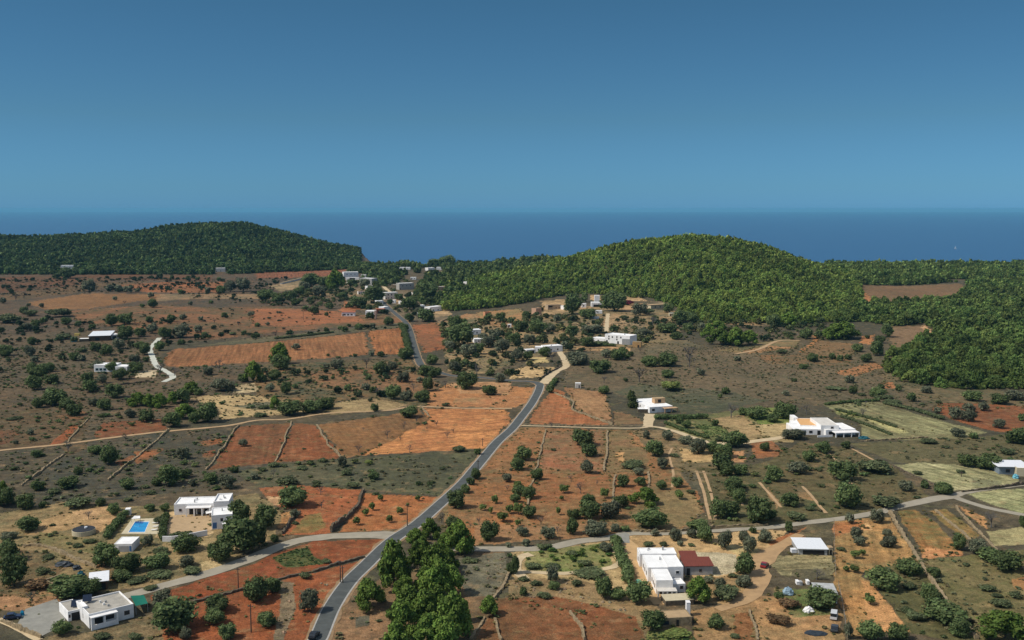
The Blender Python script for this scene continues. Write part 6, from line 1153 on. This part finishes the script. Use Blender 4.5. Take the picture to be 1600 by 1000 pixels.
hedge('slanting dark hedge on the far side of the pool deck', [(166, 842), (180, 824), (196, 808)], 2.4, 2.0, 'd', 2); hedge('dark hedge between the pool deck and the terrace', [(254, 843), (256, 825), (260, 810)], 2.2, 1.8, 'd', 3); hedge('low hedge along the front of the tan terrace', [(262, 845), (275, 838), (298, 836)], 1.4, 1.2, 's', 4)
hedge('long dark hedge beside the drive of the long white house', [(962, 847), (968, 868), (976, 890), (984, 912)], 3.4, 2.6, 'd', 5); hedge('clipped dark hedge in front of the ochre roofed cottage', [(1025, 655), (1065, 655), (1104, 654)], 3.0, 2.4, 'd', 6); hedge('thin hedge bordering the drive garden', [(1040, 662), (1070, 674), (1105, 685)], 2.0, 1.4, 'd', 7)
hedge('green hedge along the village road', [(627, 510), (634, 530), (640, 555)], 4.5, 4.0, 'd', 8); hedge('low dark hedge along the edge of the striped field', [(1385, 632), (1430, 642), (1470, 655)], 3.0, 1.6, 's', 9); hedge('roadside hedge beside the curved asphalt', [(862, 604), (868, 596)], 2.5, 2.2, 'd', 10)
hedge('first dark shrub row across the striped yellow field', [(1306, 641), (1350, 652), (1400, 668)], 1.6, 1.1, 's', 21); hedge('second dark shrub row across the striped yellow field', [(1316, 652), (1352, 664), (1392, 680)], 1.6, 1.0, 's', 22); hedge('shrub row along the far edge of the striped field', [(1290, 633), (1330, 629), (1372, 627)], 2.0, 1.4, 'd', 23); hedge('dark hedge under the tall white house front', [(910, 541), (938, 541), (960, 541.5)], 3, 2.2, 'd', 11); hedge('hedge behind the furrowed field', [(520, 520), (480, 525), (430, 530)], 2.5, 1.6, 's', 12)
def pole(label, px, py, hpx):
    x, y = at1(px, py); s = FPX / (y * CP + CZ * SP); H = hpx / s; r = link(bpy.data.objects.new('utility_pole', None)); r.location = (x, y, gz(x, y)); tag(r, label, 'utility pole', 'utility poles')
    m = MB(); m.cyl(0, 0, -.3, H, .17, .11, n=8); m.build('shaft', BARK, r); m = MB(); m.box(-.7, .7, -.06, .06, H - .7, H - .55); c = m.build('crossarm', BARK, r)
    for u in (-.55, 0, .55): m = MB(); m.cyl(u, 0, H - .55, H - .38, .05, n=6); m.build('insulator', METALG, c)
for a in (('utility pole in the red field by the crossroads', 636.5, 822, 36), ('left pole of the pair in the red field below the crossroads', 532, 910, 36), ('right pole of the pair in the red field below the crossroads', 535.5, 911, 28), ('utility pole in front of the green field patch', 372.5, 921, 36), ('utility pole in the red ground among round trees at the bottom', 392.5, 988, 46), ('utility pole at the bend beside the bright orange field', 754, 697, 13), ('utility pole on the verge beside the straight asphalt', 747, 732, 14), ('grey utility pole in the village above the road', 651.5, 505, 34), ('utility pole in the left end of the furrowed fields', 474, 500, 32), ('utility pole in the tan field near the cottage drive', 958, 664, 20), ('small pole in the pale field at the right', 1502, 745, 9)): pole(*a)
# ------------------------------------------------------------------ telling every tree apart
LANDMARKS += [(612, 842, 'the crossroads'), (845, 598, 'the junction with the pale track'), (217, 824, 'the blue swimming pool'), (722, 756, 'the straight stretch of asphalt'), (560, 900, 'the lower road bend'), (740, 655, 'the ring in the bright orange field'), (240, 548, 'the white gravel path'), (1490, 775, 'the lane fork'), (1360, 850, 'the tan allotment'), (1440, 840, 'the orange plot'), (880, 700, 'the upper orchard wall'), (900, 790, 'the middle of the red orchard'),
 (480, 870, 'the green patch in the red field'), (400, 690, 'the first dark red field'), (510, 690, 'the widest dark red field'), (360, 635, 'the sandy clearing'), (1415, 458, 'the brown field inside the forest'), (1420, 528, 'the tan field at the forest edge'), (1530, 655, 'the red field at the right'), (1400, 655, 'the striped yellow field'), (1480, 735, 'the pale field'), (500, 545, 'the furrowed orange field'), (670, 525, 'the red field by the village road'), (300, 500, 'the wide red brown field'),
 (150, 700, 'the dark field below the dirt path'), (50, 690, 'the dirt path'), (30, 600, 'the dark scrub plain'), (600, 735, 'the olive grey field'), (820, 960, 'the bottom red field'), (750, 890, 'the rocky patch'), (1240, 740, 'the dark terraces'), (1480, 930, 'the lower scrub slope'), (890, 865, 'the vineyard'), (1100, 590, 'the brown grey plain'), (1300, 545, 'the small brown fields'), (650, 605, 'the scrub below the village road'), (780, 545, 'the garden trees'), (90, 450, 'the far red fields'), (1220, 640, 'the orange track')]
ORD = ['', 'second ', 'third ', 'fourth ', 'fifth ', 'sixth ', 'seventh ', 'eighth ', 'ninth ', 'tenth ', 'eleventh ', 'twelfth ', 'thirteenth ', 'fourteenth ', 'fifteenth ', 'sixteenth ', 'seventeenth ', 'eighteenth ', 'nineteenth ', 'twentieth ']
by = {}
for o, px, py, W, k in TREE_OBJ:
    d, (lx, ly, ph) = min(((math.hypot(px - l[0], (py - l[1]) * 1.6), l) for l in LANDMARKS), key=lambda t: t[0])
    dx, dy = px - lx, (py - ly) * 1.6; rel = ('left of' if dx < 0 else 'right of') if abs(dx) > abs(dy) else ('beyond' if dy < 0 else 'in front of')
    sz = 'small ' if W < 4 else 'large ' if W > 8 else ''
    by.setdefault((sz, k, rel, ph), []).append((d, o))
for (sz, k, rel, ph), L in by.items():
    L.sort(key=lambda t: t[0])
    for i, (d, o) in enumerate(L):
        t = f"{(ORD[i] + 'nearest ') if len(L) > 1 else ''}{sz}{NAMES[k][2]} {rel} {ph}"; o['label'] = t if len(t.split()) <= 16 else t.replace(' round', '').replace(' green olive', ' olive').replace('leafless grey', 'leafless')
        while len(o['label'].split()) > 16: o['label'] = o['label'].replace('the ', '', 1)
        o['category'] = NAMES[k][1]
        o['group'] = {'d': 'evergreen trees of the fields', 'p': 'green pines', 'o': 'olive trees', 'y': 'orchard trees', 'b': 'leafless trees', 'c': 'dark conifers'}.get(k, 'bushes')
for o in scene.objects:
    if o.parent is None and o.get('category') and not o.get('kind'): o['kind'] = 'thing'
print('labels', len(TREE_OBJ), {k: sum(1 for t in TREE_OBJ if t[4] == k) for k in NAMES}, max(len(o['label'].split()) for o, *_ in TREE_OBJ))

# ------------------------------------------------------------------ the air
HZ = bpy.data.materials.new('haze'); HZ.use_nodes = True; n, l = HZ.node_tree.nodes, HZ.node_tree.links; n.remove(n['Principled BSDF'])
pv = n.new('ShaderNodeVolumePrincipled'); pv.inputs['Density'].default_value = 3.0e-5; pv.inputs['Color'].default_value = (0.215, 0.60, 0.88, 1); l.new(pv.outputs[0], n['Material Output'].inputs['Volume'])
m = MB(); m.box(-62000, 62000, -400, 62000, SEA_Z - 12, 118); tag(m.build('haze', HZ), kind='stuff')
